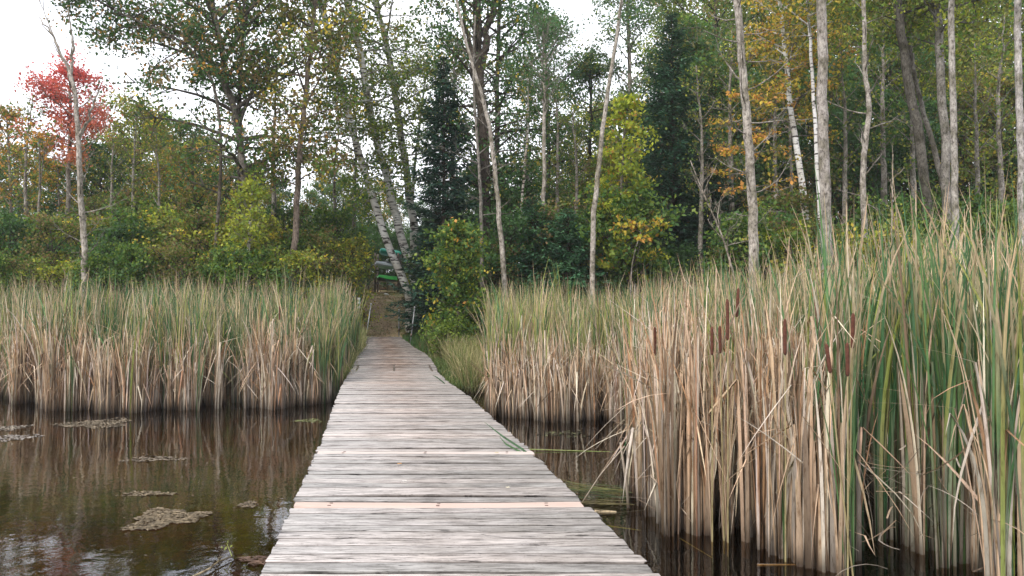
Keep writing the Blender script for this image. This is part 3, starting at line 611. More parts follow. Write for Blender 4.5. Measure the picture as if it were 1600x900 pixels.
# loose specks
g = np.random.default_rng(77); n = 330; mb = MB(); X = g.uniform(-9, 1.6, n); Y = g.uniform(3.2, 13, n); ok = (X < np.interp(Y, DY, DL)-.1) | ((X > np.interp(Y, DY, DR)+.1) & (Y > 6)); X, Y = X[ok], Y[ok]; n = len(X)
leafset(mb, np.stack([X, Y, np.full(n, .004)], -1), g.uniform(.008, .035, n), np.array([.40, .32, .2])*g.uniform(.4, 1.3, (n, 1)), .3, np.stack([g.normal(size=n), g.normal(size=n), X*0], -1)*3, g, 30, .0)
tag(mb.build('floating_debris', M['scum']), 'scattered specks of plant debris floating on the pond', 'debris', kind='stuff')
# stick with a sprouting twig
e = empty('floating_stick', tuple(at(355, 880, 5.2))[:2] + (0,)); tag(e, 'thin bare stick with a yellow green sprout floating at bottom left beside the dock', 'stick')
o0 = np.array(tuple(at(355, 880, 5.2))[:2] + (0,))
def wp(px, py, z=0.0):
    Y = (EYE-z)*F/(py-HOR); return np.array([(px-800)/F*Y, Y, z])-o0
mb = MB(); tube(mb, [wp(300, 900, .01), wp(330, 886, .02), wp(345, 874, .025), wp(366, 866, .02)], [.009, .008, .006, .004], (.42, .34, .22), 6, True)
tube(mb, [wp(345, 874, .025), wp(346, 868, .05), wp(352, 866, .06)], [.004, .003, .002], (.42, .34, .22), 5); mb.build('branch', M['bark'], e)
mb = MB(); tube(mb, [wp(366, 866, .02), wp(362, 856, .06), wp(358, 846, .10)], [.004, .003, .002], (.40, .42, .12), 5)
leafset(mb, np.array([wp(358, 846, .10), wp(358, 850, .09), wp(362, 852, .08), wp(352, 852, .09)]), np.array([.03, .035, .03, .03]), np.tile([.30, .32, .08], (4, 1)), .25); mb.build('sprout', M['leaf'], e)
# submerged tangle
def bx2(): pass

# ---------------------------------------------------------------- trees
def limb_path(g, p, az, el, L, curve, n=6):
    d = []; P = [p]; e = el; a = az
    for k in range(n-1):
        P.append(P[-1]+L/(n-1)*np.array([math.cos(a)*math.cos(e), math.sin(a)*math.cos(e), math.sin(e)]))
        e += curve/(n-1)+g.normal()*.10; a += g.normal()*.13
    return np.array(P)
BR = (.20, .175, .15); PALEBARK = (.46, .42, .38); DARKBARK = (.085, .075, .065); WHITEB = (.80, .78, .74); GREYB = (.34, .31, .28)
def tree(name, label, cat, base, path, r0, r1, bark, bcol, zc0, zc1, rad, nl, nleaf, lsize, pal, g, el=(.3, .9), curve=-.2, subs=8, prof=None, group=None, spread=.32, grad=None, sub_len=.42, xy=None, limbr=.016, leafup=.5, ratio=.36, rd_y=1.0, twigs=0, fk=(), zs=.6):
    """path: local points of the trunk. zc0..zc1: local crown heights. rad: crown radius"""
    e = empty(name, tuple(base)); tag(e, label, cat, group); path = np.array(path, float); n = 26
    s = np.linspace(0, len(path)-1, n)
    # smooth trunk line
    T = np.stack([np.interp(s, np.arange(len(path)), path[:, k]) for k in range(3)], -1)
    for _ in range(2): T[1:-1] = (T[:-2]+2*T[1:-1]+T[2:])/4
    T[1:-1, :2] += g.normal(size=(n-2, 2))*r0*.12
    rr = np.interp(np.linspace(0, 1, n), [0, .03, 1], [r0*1.25, r0, r1])
    mb = MB(); tube(mb, T, rr, bcol, 10, True); mb.build('trunk', M[bark], e, True)
    lb = MB(); cl = []; cldir = []
    for Pf, rf in fk:
        tube(lb, Pf, rf, bcol, 7)
        for q in range(6):
            k = g.integers(4, 13); d_ = unit(Pf[13]-Pf[4]); Pt = limb_path(g, Pf[k], g.uniform(0, 6.28), math.asin(max(-.9, min(.95, d_[2])))+g.normal()*.35-.2, g.uniform(.35, .8)*rad*.8, .2, 5)
            tube(lb, Pt, np.linspace(rf[k]*.5, .003, 5), np.array(bcol)*.85, 4); cl += [Pt[2], Pt[3], Pt[4]]; cldir += [Pt[4]-Pt[2]]*3
    prof = prof or (lambda u: math.sqrt(max(.05, 1-(2*u-.85)**2/1.35)))
    az = g.uniform(0, 6)
    for i in range(nl):
        u = (i+g.uniform(0, 1))/nl; z = zc0+(zc1-zc0)*u; az += 2.4+g.normal()*.4
        p = np.array([np.interp(z, T[:, 2], T[:, k]) for k in range(3)]); p[2] = min(z, T[-1, 2])
        tr = np.interp(z, T[:, 2], rr)
        L = max(.25, rad*prof(u)*g.uniform(.7, 1.15)); e0 = g.uniform(*el)+.3*u
        Pl = limb_path(g, p, az, e0, L, curve); Pl[:, 1] = p[1]+(Pl[:, 1]-p[1])*rd_y
        lr = min(tr*.7, limbr*L+.006); tube(lb, Pl, np.linspace(lr, .004, len(Pl)), np.array(bcol)*.8, 5)
        for q in range(subs):
            t = g.uniform(.25, 1); k = t*(len(Pl)-1); a = int(min(k, len(Pl)-2)); pp = Pl[a]+(Pl[a+1]-Pl[a])*(k-a)
            Ps = limb_path(g, pp, az+g.choice([-1, 1])*g.uniform(.3, 1.3), e0+g.normal()*.5-.1, L*sub_len*g.uniform(.5, 1.1), curve*.6, 4)
            tube(lb, Ps, np.linspace(max(.004, lr*.35), .0025, 4), np.array(bcol)*.75, 3)
            cl += [Ps[1], Ps[2], Ps[3]]; cldir += [Ps[3]-Ps[1]]*3
            for tw in range(twigs):
                Pt = limb_path(g, Ps[g.integers(1, 4)], g.uniform(0, 6.28), e0+g.normal()*.5, L*sub_len*.4, .2, 3); tube(lb, Pt, [.0035, .003, .0015], np.array(bcol)*.8, 3)
        cl.append(Pl[-1]); cldir.append(Pl[-1]-Pl[-2])
    lb.build('limbs', M[bark], e)
    if nleaf:
        cl = np.array(cl); m = len(cl); wgt = g.uniform(.15, 1, m)**1.6; k = g.choice(m, nleaf, p=wgt/wgt.sum())
        sp = spread*(.42+.22*rad/2.5); C = cl[k]+g.normal(size=(nleaf, 3))*sp*np.array([1, 1, zs])
        kc = palette(g, pal, m)*g.uniform(.72, 1.3, (m, 1)); cc = kc[k]
        mixm = g.random(nleaf) < .3; cc[mixm] = palette(g, pal, mixm.sum())
        if grad is not None:
            uu = np.clip((C[:, 2:3]-zc0)/(zc1-zc0), 0, 1); lo, hi = np.array(grad[0]), np.array(grad[1]); cc = (lo*(1-uu)+hi*uu)*.8+cc*.2
        cc = cc*g.uniform(.75, 1.28, (nleaf, 1)); lf = MB(); leafset(lf, C, lsize*g.uniform(.6, 1.25, nleaf), cc, ratio, None, g, leafup); lf.build('crown', M['leaf'], e)
    return e
def conifer(name, label, base, H, rad, g, pal, z0=.6, nw=34, nb=8, per=46, lsize=.15, group=None, prof=1.0, cat='conifer', trunkr=.11):
    e = empty(name, tuple(base)); tag(e, label, cat, group); mb = MB(); tube(mb, [(0, 0, -.4), (0.03, 0, H*.5), (0, 0, H)], [trunkr, trunkr*.6, .012], (.10, .08, .065), 8); mb.build('trunk', M['bark'], e, True)
    lb = MB(); Cs = []; Ax = []; cs = []
    for i in range(nw):
        u = (i+.5)/nw; z = z0+(H-z0)*u
        for b in range(nb):
            az = g.uniform(0, 6.283); L = rad*((1-u)**prof)*g.uniform(.5, 1.25)+.05; dr = g.uniform(-.28, .02)+u*.35
            P = limb_path(g, np.array([0, 0, z+g.normal()*.1]), az, dr+.1, L, .25, 5); tube(lb, P, np.linspace(.014, .003, 5), (.09, .07, .055), 3)
            n = int(per*(L/rad+.25)); t = g.uniform(.1, 1, n)**.8; k = t*4; a = np.minimum(k.astype(int), 3); pp = P[a]+(P[a+1]-P[a])*(k-a)[:, None]
            d = np.array([math.cos(az), math.sin(az), 0]); lat = np.array([-d[1], d[0], 0]); s = g.choice([-1, 1], n); wd = L*.30*(1.15-t)*g.uniform(0, 1, n)
            pp = pp+lat*(s*wd)[:, None]-np.array([0, 0, 1])*(wd*.25+np.abs(g.normal(size=n))*.03)[:, None]
            Cs.append(pp); Ax.append(d*.9+lat*(s*.9)[:, None]+np.array([0, 0, -.12])); cs.append(np.tile(palette(g, pal, 1)*g.uniform(.7, 1.35), (n, 1)))
    C = np.concatenate(Cs); A = np.concatenate(Ax); cc = np.concatenate(cs)*g.uniform(.75, 1.25, (len(C), 1)); lb.build('limbs', M['bark'], e)
    lf = MB(); leafset(lf, C, lsize*g.uniform(.6, 1.3, len(C))*np.interp(C[:, 2]/H, [.75, 1], [1, .55]), cc, .17, A*1.6, g, 1.5, .05); lf.build('crown', M['needle'], e); return e

# leaf colours
G1 = (.12, .20, .045); G2 = (.075, .155, .048); G3 = (.23, .30, .06); G4 = (.06, .125, .05); GB = (.085, .17, .085)
YG = (.40, .42, .06); YL = (.60, .45, .07); OR = (.60, .30, .08); RD = (.6, .10, .09); BN = (.26, .18, .09); OL = (.20, .19, .06)
def hero(label, Y, pts, wpx, bark, bcol, crown, nl, nleaf, lsize, pal, seed, name='tree', cat='tree', topw=.4, forks=(), **kw):
    """pts: photo pixels of the trunk from low to high; crown (py_low, py_high, rad_px)"""
    g = np.random.default_rng(seed); sc = Y/F
    b = at(pts[0][0], pts[0][1], Y); gz = float(terrain(b[0], Y)) if Y > 16 else -.1
    dx = 0
    path = [(0, 0, -.4)] + [((p[0]-pts[0][0])*sc, (p[2] if len(p) > 2 else 0), EYE+(HOR-p[1])*sc-gz) for p in pts]
    if path[1][2] < .3: path.pop(1)
    else: path[0] = (path[1][0]*1.0, 0, -.4)
    z0 = EYE+(HOR-crown[0])*sc-gz; z1 = EYE+(HOR-crown[1])*sc-gz
    r = wpx*sc/2
    fk = []
    for fp, w0, w1 in forks:
        q = np.array([((a-pts[0][0])*sc, k*.12*(-1)**int(w0), EYE+(HOR-c)*sc-gz) for k, (a, c) in enumerate(fp)]); t_ = np.linspace(0, len(q)-1, 14)
        q = np.stack([np.interp(t_, np.arange(len(q)), q[:, k]) for k in range(3)], -1); q[1:-1] = (q[:-2]+2*q[1:-1]+q[2:])/4; q[1:-1] += g.normal(size=(12, 3))*w1*sc*.6
        fk.append((q, np.linspace(w0*sc/2, w1*sc/2, 14)))
    return tree(name, label, cat, (b[0], Y, gz), path, r, r*topw, bark, bcol, z0, z1, crown[2]*sc, nl, nleaf, lsize, pal, g, fk=fk, **kw)

P_ASPEN = [(G1, 4), (G2, 3), (OL, 2), (YG, 1), (BN, 1)]
# dead grey tree, far left
hero('leafless grey tree with forked top in front of the red maple', 21.5, [(134, 432), (126, 330), (120, 230), (114, 150), (104, 108)], 11, 'bark', PALEBARK, (420, 110, 70), 22, 0, .1, P_ASPEN, 101, name='dead_tree', el=(.1, .7), curve=.2, subs=4, sub_len=.5, twigs=2, topw=.5, limbr=.012, forks=[([(108, 125), (92, 92), (66, 42), (40, 14)], 6, 1.5), ([(106, 112), (112, 70), (108, 12)], 5, 1.5), ([(118, 215), (140, 185), (158, 140)], 5, 2), ([(104, 112), (84, 60), (60, -5)], 3, 1)])
hero('bare fork leaning left at the top of the grey dead tree', 21.6, [(104, 125), (92, 85), (66, 42)], 5, 'bark', PALEBARK, (118, 45, 26), 6, 0, .1, P_ASPEN, 102, name='dead_branch', cat='branch', el=(.5, 1.1), subs=3, topw=.3) if False else None
hero('red maple with a rounded scarlet crown behind the dead grey tree', 29, [(106, 430), (104, 300), (106, 180), (104, 120)], 9, 'bark', GREYB, (255, 112, 62), 34, 7000, .115, [(RD, 3), ((.62, .25, .17), 2), ((.45, .14, .12), 1)], 103, name='maple_tree', el=(.1, .7), grad=((.60, .24, .15), (.62, .13, .16)), spread=.34)
hero('orange maple sapling under the scarlet crown', 31, [(92, 430), (90, 330), (88, 262)], 5, 'bark', GREYB, (335, 245, 42), 18, 1700, .12, [(OR, 2), (YL, 1), (OL, 2), (G1, 2)], 104, name='maple_tree', el=(0, .5), spread=.26)
hero('thin orange leaved tree cut by the left picture edge', 30, [(18, 430), (14, 300), (6, 180)], 6, 'bark', GREYB, (330, 175, 46), 22, 2300, .12, [(OR, 2), (BN, 2), (OL, 2), (G1, 2)], 105, name='maple_tree', el=(.3, .9))
hero('slim bare trunk left of the dead grey tree, one of a close pair', 27, [(52, 430), (60, 300), (58, 215)], 5, 'bark', GREYB, (250, 200, 30), 8, 260, .12, [(OR, 1), (G1, 1)], 106, el=(.5, 1))
hero('slim straight trunk beside its twin, far left', 27.5, [(60, 430), (57, 320), (66, 230)], 4, 'bark', GREYB, (260, 215, 26), 8, 200, .12, [(OR, 1), (G1, 1)], 107, el=(.5, 1))
# big broad tree upper left
hero('large dark leaved tree with grey forked trunk and a limb reaching left over the sky', 25, [(388, 440), (383, 310), (375, 225), (352, 130), (335, 40), (318, -60), (305, -180)], 15, 'bark', (.24, .215, .19), (330, -190, 175), 56, 15000, .125, [(G2, 4), (G4, 3), (BN, 1.6), (OL, 2), (OR, .5)], 110, el=(.1, .8), curve=-.35, subs=10, spread=.36, sub_len=.46, limbr=.02, forks=[([(352, 140), (320, 85), (280, 48), (235, 35), (190, 52)], 9, 3), ([(345, 90), (372, 40), (400, -40)], 8, 4)])
hero('second stem rising right of the large forked tree', 25.6, [(373, 235), (372, 120), (376, 30), (380, -120)], 9, 'bark', (.2, .18, .16), (170, -160, 110), 28, 7500, .135, [(G2, 4), (G4, 3), (OL, 2)], 111, el=(.2, .8))
hero('overhanging tree filling the sky at upper left with loose drooping leaves', 23, [(332, 430), (346, 250), (337, 130), (285, 60), (210, 30), (150, 0), (60, -60)], 6, 'bark', (.16, .14, .12), (110, -90, 95), 36, 8500, .115, [(G4, 4), (G2, 3), (BN, 2), (OR, .4)], 112, el=(-.5, .5), curve=-.8, subs=7, spread=.3)
# tall brownish trunk at 460-490
hero('tall straight brown trunk with sparse golden leaves left of the birches', 24, [(457, 445), (463, 330), (466, 230), (478, 120), (489, 10), (494, -120)], 12, 'bark', (.25, .20, .17), (300, -150, 105), 38, 8500, .125, [(OL, 3), (G1, 3), (YL, 1.2), (BN, 2)], 113, el=(.1, .8), subs=6, spread=.36)
# leaning birches
B_PAL = [(G1, 4), (G3, 2.2), (OL, 2.5), (YG, 1.2), (G2, 2)]
hero('leftmost white birch leaning left over the path', 27, [(640, 452), (606, 388), (577, 290), (548, 200), (520, 90), (492, -20), (470, -120)], 13, 'birch', WHITEB, (330, -120, 105), 40, 8500, .118, B_PAL, 120, name='birch_tree', el=(-.1, .7), curve=-.6, spread=.34, topw=.62)
hero('middle white birch leaning left behind the conifer branches', 28, [(652, 452), (624, 360), (602, 270), (577, 180), (562, 80), (535, -20), (500, -140)], 14, 'birch', WHITEB, (300, -130, 110), 40, 8500, .118, B_PAL, 121, name='birch_tree', el=(-.1, .7), curve=-.6, spread=.34, topw=.62)
hero('right hand leaning white birch with a greyer upper trunk', 29, [(662, 450), (643, 330), (628, 230), (612, 110), (596, 40), (575, -40), (548, -160)], 14, 'birch', (.62, .6, .56), (260, -150, 115), 40, 11500, .118, B_PAL, 122, name='birch_tree', el=(-.1, .8), curve=-.6, spread=.34)
hero('short birch stem beside the rack at the head of the path', 32, [(648, 452), (642, 380), (646, 260), (664, 120)], 8, 'birch', WHITEB, (240, 60, 80), 22, 3800, .10, B_PAL, 123, name='birch_tree', el=(.1, .8))
conifer('fir_tree', 'narrow dark fir with a thin spire top behind the leaning birches', at(692, 430, 25.3)*np.array([1, 1, 0])+np.array([0, 0, .7]), 9.3, 1.55, np.random.default_rng(124), [((.03, .075, .052), 3), ((.045, .10, .065), 1)], .6, 50, 9, 66, .16, None, .62)
conifer('fir_tree', 'broad low fir with drooping boughs beside the path head', at(680, 440, 26.5)*np.array([1, 1, 0])+np.array([0, 0, .7]), 4.6, 1.35, np.random.default_rng(125), [((.035, .08, .05), 3), ((.055, .11, .06), 1)], .5, 26, 9, 60, .14, None, .6)
conifer('fir_tree', 'young soft green fir just left of the foot of the twiggy grey tree', at(832, 430, 24)*np.array([1, 1, 0])+np.array([0, 0, .55]), 4.6, 1.5, np.random.default_rng(127), [((.06, .15, .075), 3), ((.08, .18, .08), 2)], .4, 30, 9, 60, .15, None, .55)
conifer('fir_tree', 'young soft green fir just left of the long leaning pale trunk', at(888, 430, 23.5)*np.array([1, 1, 0])+np.array([0, 0, .5]), 4.3, 1.4, np.random.default_rng(128), [((.06, .15, .075), 3), ((.08, .18, .08), 2)], .4, 28, 9, 60, .15, None, .55)
conifer('spruce_tree', 'small far spruce spire rising left of the birches', at(502, 300, 52)*np.array([1, 1, 0])+np.array([0, 0, 3.3]), 8.2, 1.7, np.random.default_rng(126), [((.05, .08, .055), 1)], .5, 26, 7, 40, .2)
# big dark trunk and neighbours
hero('thick dark brown trunk splitting into upright limbs at the centre of the wood', 27, [(760, 440), (757, 320), (755, 200), (748, 100), (744, 0), (740, -140)], 22, 'bark', (.105, .085, .07), (330, -150, 120), 36, 9500, .125, [(G2, 4), (GB, 3), (OL, 1), (YL, .4)], 130, el=(.1, .9), spread=.36, limbr=.02, topw=.5, forks=[([(748, 110), (762, 50), (775, -10), (790, -90)], 14, 8), ([(746, 150), (730, 60), (715, -40)], 9, 5)])
hero('bare pale trunk leaning left across the thick dark one', 22.5, [(789, 435), (776, 300), (766, 200), (748, 130), (726, 60), (712, -10)], 9, 'bark', PALEBARK, (330, 40, 42), 18, 0, .1, P_ASPEN, 131, name='dead_tree', el=(.2, .9), subs=4, twigs=1)
hero('bare thin grey trunk with twiggy branches just left of the leaning pale one', 23, [(754, 440), (752, 330), (748, 250), (738, 120), (742, 20)], 7, 'bark', (.28, .26, .24), (345, 60, 75), 14, 0, .1, P_ASPEN, 132, name='dead_tree', el=(.0, .6), subs=5, twigs=2)
hero('dark slender trunk with leafy crown right of the thick one', 30, [(778, 440), (776, 260), (777, 130), (780, 10), (782, -120)], 11, 'bark', DARKBARK, (290, -140, 125), 42, 10500, .125, [(G2, 4), (GB, 4), (G4, 2), (OL, 1)], 133, el=(.0, .7), curve=-.3, spread=.36)
hero('slim pale mottled trunk between the centre trunks and the grey twiggy one', 26, [(808, 400), (816, 310), (826, 190), (824, 120)], 6, 'birch', (.5, .47, .42), (230, 110, 30), 8, 150, .1, P_ASPEN, 134, el=(.3, .9))
hero('grey tree with a fan of fine bare twigs and thin dark leaves', 25, [(848, 430), (850, 300), (851, 140), (850, 60)], 9, 'bark', PALEBARK, (190, 40, 66), 34, 1900, .09, [(GB, 3), (G2, 3)], 135, el=(.6, 1.1), subs=6, twigs=3, sub_len=.4)
hero('broad green tree with dark leaves behind the twiggy grey one', 36, [(855, 440), (858, 240), (852, 90), (850, 40)], 9, 'bark', DARKBARK, (330, 25, 95), 44, 8500, .14, [(GB, 4), (G2, 3), (G4, 2), (OL, .6)], 136, el=(.1, .8))
hero('long pale bare trunk leaning right in front of the yellow maple', 22, [(926, 350), (938, 240), (951, 140), (966, 50), (978, -40), (985, -120)], 9, 'bark', PALEBARK, (40, -130, 60), 14, 1500, .09, [(GB, 3), (G3, 1)], 137, name='aspen_tree', el=(.3, .9), subs=5, twigs=1)
hero('tall soft green poplar behind the leaning pale trunk', 34, [(985, 440), (988, 250), (985, 110), (982, 0), (980, -80)], 9, 'bark', GREYB, (260, -100, 75), 44, 9000, .12, [((.10, .15, .075), 4), (GB, 4), (G3, 1)], 138, name='poplar_tree', el=(.3, 1), rd_y=1)
hero('green tree with olive patches between the twiggy tree and the yellow maple', 37, [(925, 440), (922, 260), (925, 120)], 9, 'bark', DARKBARK, (350, 60, 72), 40, 7500, .14, [(GB, 4), (G2, 3), (OL, 2), (YG, .6)], 139, el=(.1, .8))
hero('young maple with bright yellow green leaves and orange tips beside the dark fir', 24.5, [(968, 440), (970, 320), (975, 220), (982, 155)], 6, 'bark', GREYB, (430, 150, 62), 64, 5600, .135, [(YG, 5), ((.46, .52, .06), 4), (G3, 4), (G1, 1.5), (YL, 1.6), (OR, .6)], 140, name='maple_tree', el=(-.1, .35), spread=.26, zs=.3, prof=lambda u: (.95-.65*u**1.5)*(.75+.4*math.sin(u*23)**2))
hero('low orange leaved maple branch spray at the foot of the yellow maple', 22.5, [(985, 440), (990, 400), (1004, 355)], 3, 'bark', GREYB, (375, 335, 34), 9, 300, .13, [(OR, 2), (YL, 3), (YG, 1)], 141, name='maple_sapling', el=(-.1, .3), spread=.2, zs=.3)
conifer('fir_tree', 'tall dense blue green fir right of the yellow maple', at(1052, 430, 28)*np.array([1, 1, 0])+np.array([0, 0, 1.1]), 11.4, 2.5, np.random.default_rng(142), [((.035, .095, .055), 3), ((.06, .14, .075), 2)], .6, 62, 10, 74, .17, None, .62)
conifer('fir_tree', 'lower fir standing in the shade at the foot of the tall one', at(1108, 430, 27)*np.array([1, 1, 0])+np.array([0, 0, 1.0]), 6.2, 2.0, np.random.default_rng(143), [((.035, .08, .045), 3), ((.055, .11, .055), 1)], .5, 34, 9, 58, .16, None, .7)
# right side trunks
hero('dark straight trunk far behind the grey trunk with bare branches', 38, [(1122, 430), (1120, 250), (1121, 100), (1120, -60)], 9, 'bark', DARKBARK, (240, -150, 120), 40, 9500, .15, [(G1, 4), (OL, 3), (G2, 2), (BN, 1)], 150, el=(.1, .8))
hero('bare grey trunk with many crooked dead branches at the right of the dark firs', 17, [(1178, 400), (1176, 300), (1170, 200), (1163, 100), (1157, 0), (1152, -80)], 17, 'bark', PALEBARK, (360, -60, 92), 22, 0, .1, P_ASPEN, 151, name='dead_tree', el=(-.3, .6), curve=.5, subs=5, twigs=2, sub_len=.5, topw=.6, limbr=.010)
hero('yellow leaved white birch leaning left, its foot among green shrubs', 25, [(1266, 430), (1256, 280), (1240, 190), (1232, 90), (1220, -20)], 13, 'birch', (.85, .83, .80), (180, -60, 66), 26, 3800, .12, [(YL, 3), (OL, 2), (OR, 1.5), (G3, 1)], 152, name='birch_tree', el=(-.1, .6), spread=.26)
hero('straight white birch partly hidden behind the large grey trunk', 23, [(1285, 430), (1281, 300), (1276, 180), (1270, 60), (1262, -60)], 9, 'birch', (.8, .78, .76), (60, -80, 90), 18, 3000, .11, [(YL, 2), (OL, 2), (G1, 2)], 153, name='birch_tree', el=(.1, .7))
hero('large straight grey trunk rising from the cattails, thickest on the right', 15, [(1294, 420), (1291, 300), (1288, 150), (1288, 0), (1287, -80)], 19, 'bark', (.42, .385, .36), (-60, -300, 90), 12, 2500, .10, P_ASPEN, 154, el=(.3, .9), topw=.75)
hero('crooked thin pale tree with bare side branches behind the reeds', 20, [(1352, 400), (1350, 270), (1356, 215), (1364, 165), (1354, 110), (1356, 40), (1354, -30)], 10, 'bark', PALEBARK, (330, -20, 70), 15, 60, .1, P_ASPEN, 155, name='dead_tree', el=(.0, .8), subs=4, twigs=1, topw=.6)
hero('dark rough trunk leaning left at the upper right', 22, [(1458, 420), (1448, 300), (1438, 200), (1420, 110), (1410, 0), (1402, -60)], 17, 'bark', (.13, .12, .105), (30, -200, 150), 26, 7500, .115, [(G1, 4), (YG, 2), (OL, 3), (G3, 2)], 156, el=(.0, .7), topw=.7)
hero('leaning grey trunk crossing behind the dark rough one', 24, [(1500, 440), (1484, 320), (1460, 220), (1440, 150), (1425, 60), (1415, -40)], 11, 'bark', (.24, .22, .2), (100, -160, 120), 22, 5200, .115, [(G1, 4), (YG, 2), (OL, 3)], 157, el=(.0, .7))
hero('mottled grey trunk between the dark rough one and the slim straight one', 22, [(1484, 420), (1481, 250), (1474, 110), (1470, 0), (1468, -80)], 15, 'bark', (.30, .28, .26), (80, -200, 140), 26, 7000, .115, [(G1, 4), (YG, 2), (OL, 3), (G3, 1)], 158, el=(.0, .7), topw=.7)
hero('slim straight light grey trunk right of the leaning dark one', 16, [(1494, 420), (1495, 250), (1493, 100), (1492, -60)], 11, 'bark', (.44, .41, .38), (-60, -220, 90), 10, 1600, .10, P_ASPEN, 159, el=(.3, .8), topw=.8)
hero('pale bare trunk at the right picture edge', 16, [(1600, 440), (1599, 250), (1597, 100), (1598, -60)], 12, 'bark', (.50, .47, .46), (40, -200, 80), 9, 700, .1, P_ASPEN, 160, name='dead_tree', el=(.2, .8), topw=.8)
hero('orange leaved maple spray hanging beside the bare grey trunk', 24, [(1185, 440), (1180, 330), (1176, 220), (1172, 150)], 5, 'bark', GREYB, (320, 140, 60), 13, 1100, .13, [(OR, 3), (YL, 2), (OL, 2)], 161, name='maple_tree', el=(-.15, .2), curve=0, spread=.2, zs=.3)
hero('golden crowned tree above the white birches', 27, [(1240, 430), (1238, 250), (1235, 100), (1236, 0)], 7, 'bark', GREYB, (215, -30, 85), 40, 5200, .13, [(YL, 2.4), (OL, 3), (OR, 2), (G3, 2)], 162, el=(.0, .7), spread=.26)
hero('pale thin sapling with yellow leaves at the left bank beside the large tree', 22, [(386, 440), (388, 380), (392, 300)], 8, 'birch', (.5, .47, .42), (430, 285, 38), 30, 2200, .11, [(YG, 4), (G3, 4), (OL, 1)], 163, name='sapling', el=(.2, .9), spread=.24)
hero('small grey twig tree rising from the reeds below the leaning trunks', 12.5, [(1393, 470), (1394, 400), (1396, 310), (1398, 240)], 3.5, 'bark', (.42, .37, .30), (400, 245, 22), 9, 0, .1, P_ASPEN, 164, name='dead_sapling', el=(.5, 1.1), subs=3, topw=.4)
hero('leafless branching shrub in front of the lower fir', 18, [(1150, 440), (1130, 370), (1095, 290), (1080, 250)], 4, 'bark', (.40, .36, .31), (400, 270, 60), 16, 0, .1, P_ASPEN, 165, name='dead_sapling', el=(.3, 1.1), subs=4, twigs=2, topw=.4)

# ---------------------------------------------------------------- forest kinds, then copies
def proto(kind, label, H, rad, nl, nleaf, lsize, pal, seed, z0f=.25, **kw):
    g = np.random.default_rng(seed); p = [(0, 0, -.6), (g.normal()*.15, 0, H*.35), (g.normal()*.3, 0, H*.7), (g.normal()*.3, 0, H)]
    return tree(kind, label, 'tree' if 'tree' in kind else 'shrub', (0, 0, 0), p, .012*H+.02, .02, 'bark', kw.pop('bcol', (.16, .14, .12)), H*z0f, H*.98, rad, nl, nleaf, lsize, pal, g, **kw)
protos = {
 'green': (proto('broadleaf_tree', 'x', 11, 2.8, 46, 9500, .17, [(G1, 4), (G2, 3), (GB, 2), (OL, 1.5)], 201, .15), 'mid green broadleaf tree in the wood behind the bank', 'green broadleaf trees of the wood'),
 'dark': (proto('broadleaf_tree', 'x', 10, 2.7, 46, 9500, .17, [(G2, 4), (G4, 4), (GB, 1)], 202, .1), 'dark green leafy tree in the wood behind the bank', 'dark broadleaf trees of the wood'),
 'olive': (proto('broadleaf_tree', 'x', 10, 2.7, 44, 8500, .16, [(OL, 4), (G3, 3), (YL, 1.3), (BN, 1.5), (G1, 2)], 203, .12), 'olive and gold autumn tree in the wood behind the bank', 'olive and gold trees of the wood'),
 'amber': (proto('broadleaf_tree', 'x', 9, 2.4, 40, 7000, .16, [(YL, 2), (OR, 2.2), (OL, 3), (G1, 2)], 204, .12), 'amber tinted autumn tree in the wood behind the bank', 'amber trees of the wood'),
 'tall': (proto('tall_tree', 'x', 19, 3.4, 60, 12500, .19, [(G3, 4), (G1, 3), (YG, 1.2), (OL, 1.5)], 205, .25), 'very tall green tree filling the top of the wood at the right', 'very tall green trees of the wood'),
 'tallolive': (proto('tall_tree', 'x', 18, 3.2, 56, 11000, .18, [(OL, 3), (G3, 4), (YG, 2.4), (G1, 2)], 206, .25), 'very tall olive tree filling the top of the wood at the right', 'very tall olive trees of the wood'),
 'slim': (proto('slim_tree', 'x', 12, 1.3, 22, 900, .13, [(G1, 3), (OL, 2), (YG, 1)], 211, .45, bcol=(.36, .33, .30), el=(.4, 1.0)), 'slim pale trunked young tree standing in the understory behind the bank', 'slim young trees of the understory'),
 'shrub': (proto('leafy_shrub', 'x', 3.6, 1.5, 40, 5200, .115, [(G1, 4), (G2, 3), (G3, 2)], 207, .08, spread=.22), 'rounded green shrub on the bank behind the cattails', 'green shrubs on the bank'),
 'shrubdark': (proto('leafy_shrub', 'x', 4.2, 1.7, 40, 5600, .12, [(G2, 4), (G4, 4)], 208, .06, spread=.24), 'dark green shrub on the bank behind the cattails', 'dark shrubs on the bank'),
 'shrubyel': (proto('leafy_shrub', 'x', 3.6, 1.5, 38, 4200, .115, [(YG, 3), (G3, 4), (YL, 1), (OL, 2)], 209, .08, spread=.22), 'yellowing shrub on the bank behind the cattails', 'yellowing shrubs on the bank'),
 'shrubolive': (proto('leafy_shrub', 'x', 3.8, 1.6, 38, 4400, .10, [(OL, 4), (G1, 3), (BN, 2)], 210, .08, spread=.24), 'olive brown shrub on the bank behind the cattails', 'olive shrubs on the bank'),
}
for k_ in protos: protos[k_][0].location = (0, 0, -50)
used = set()
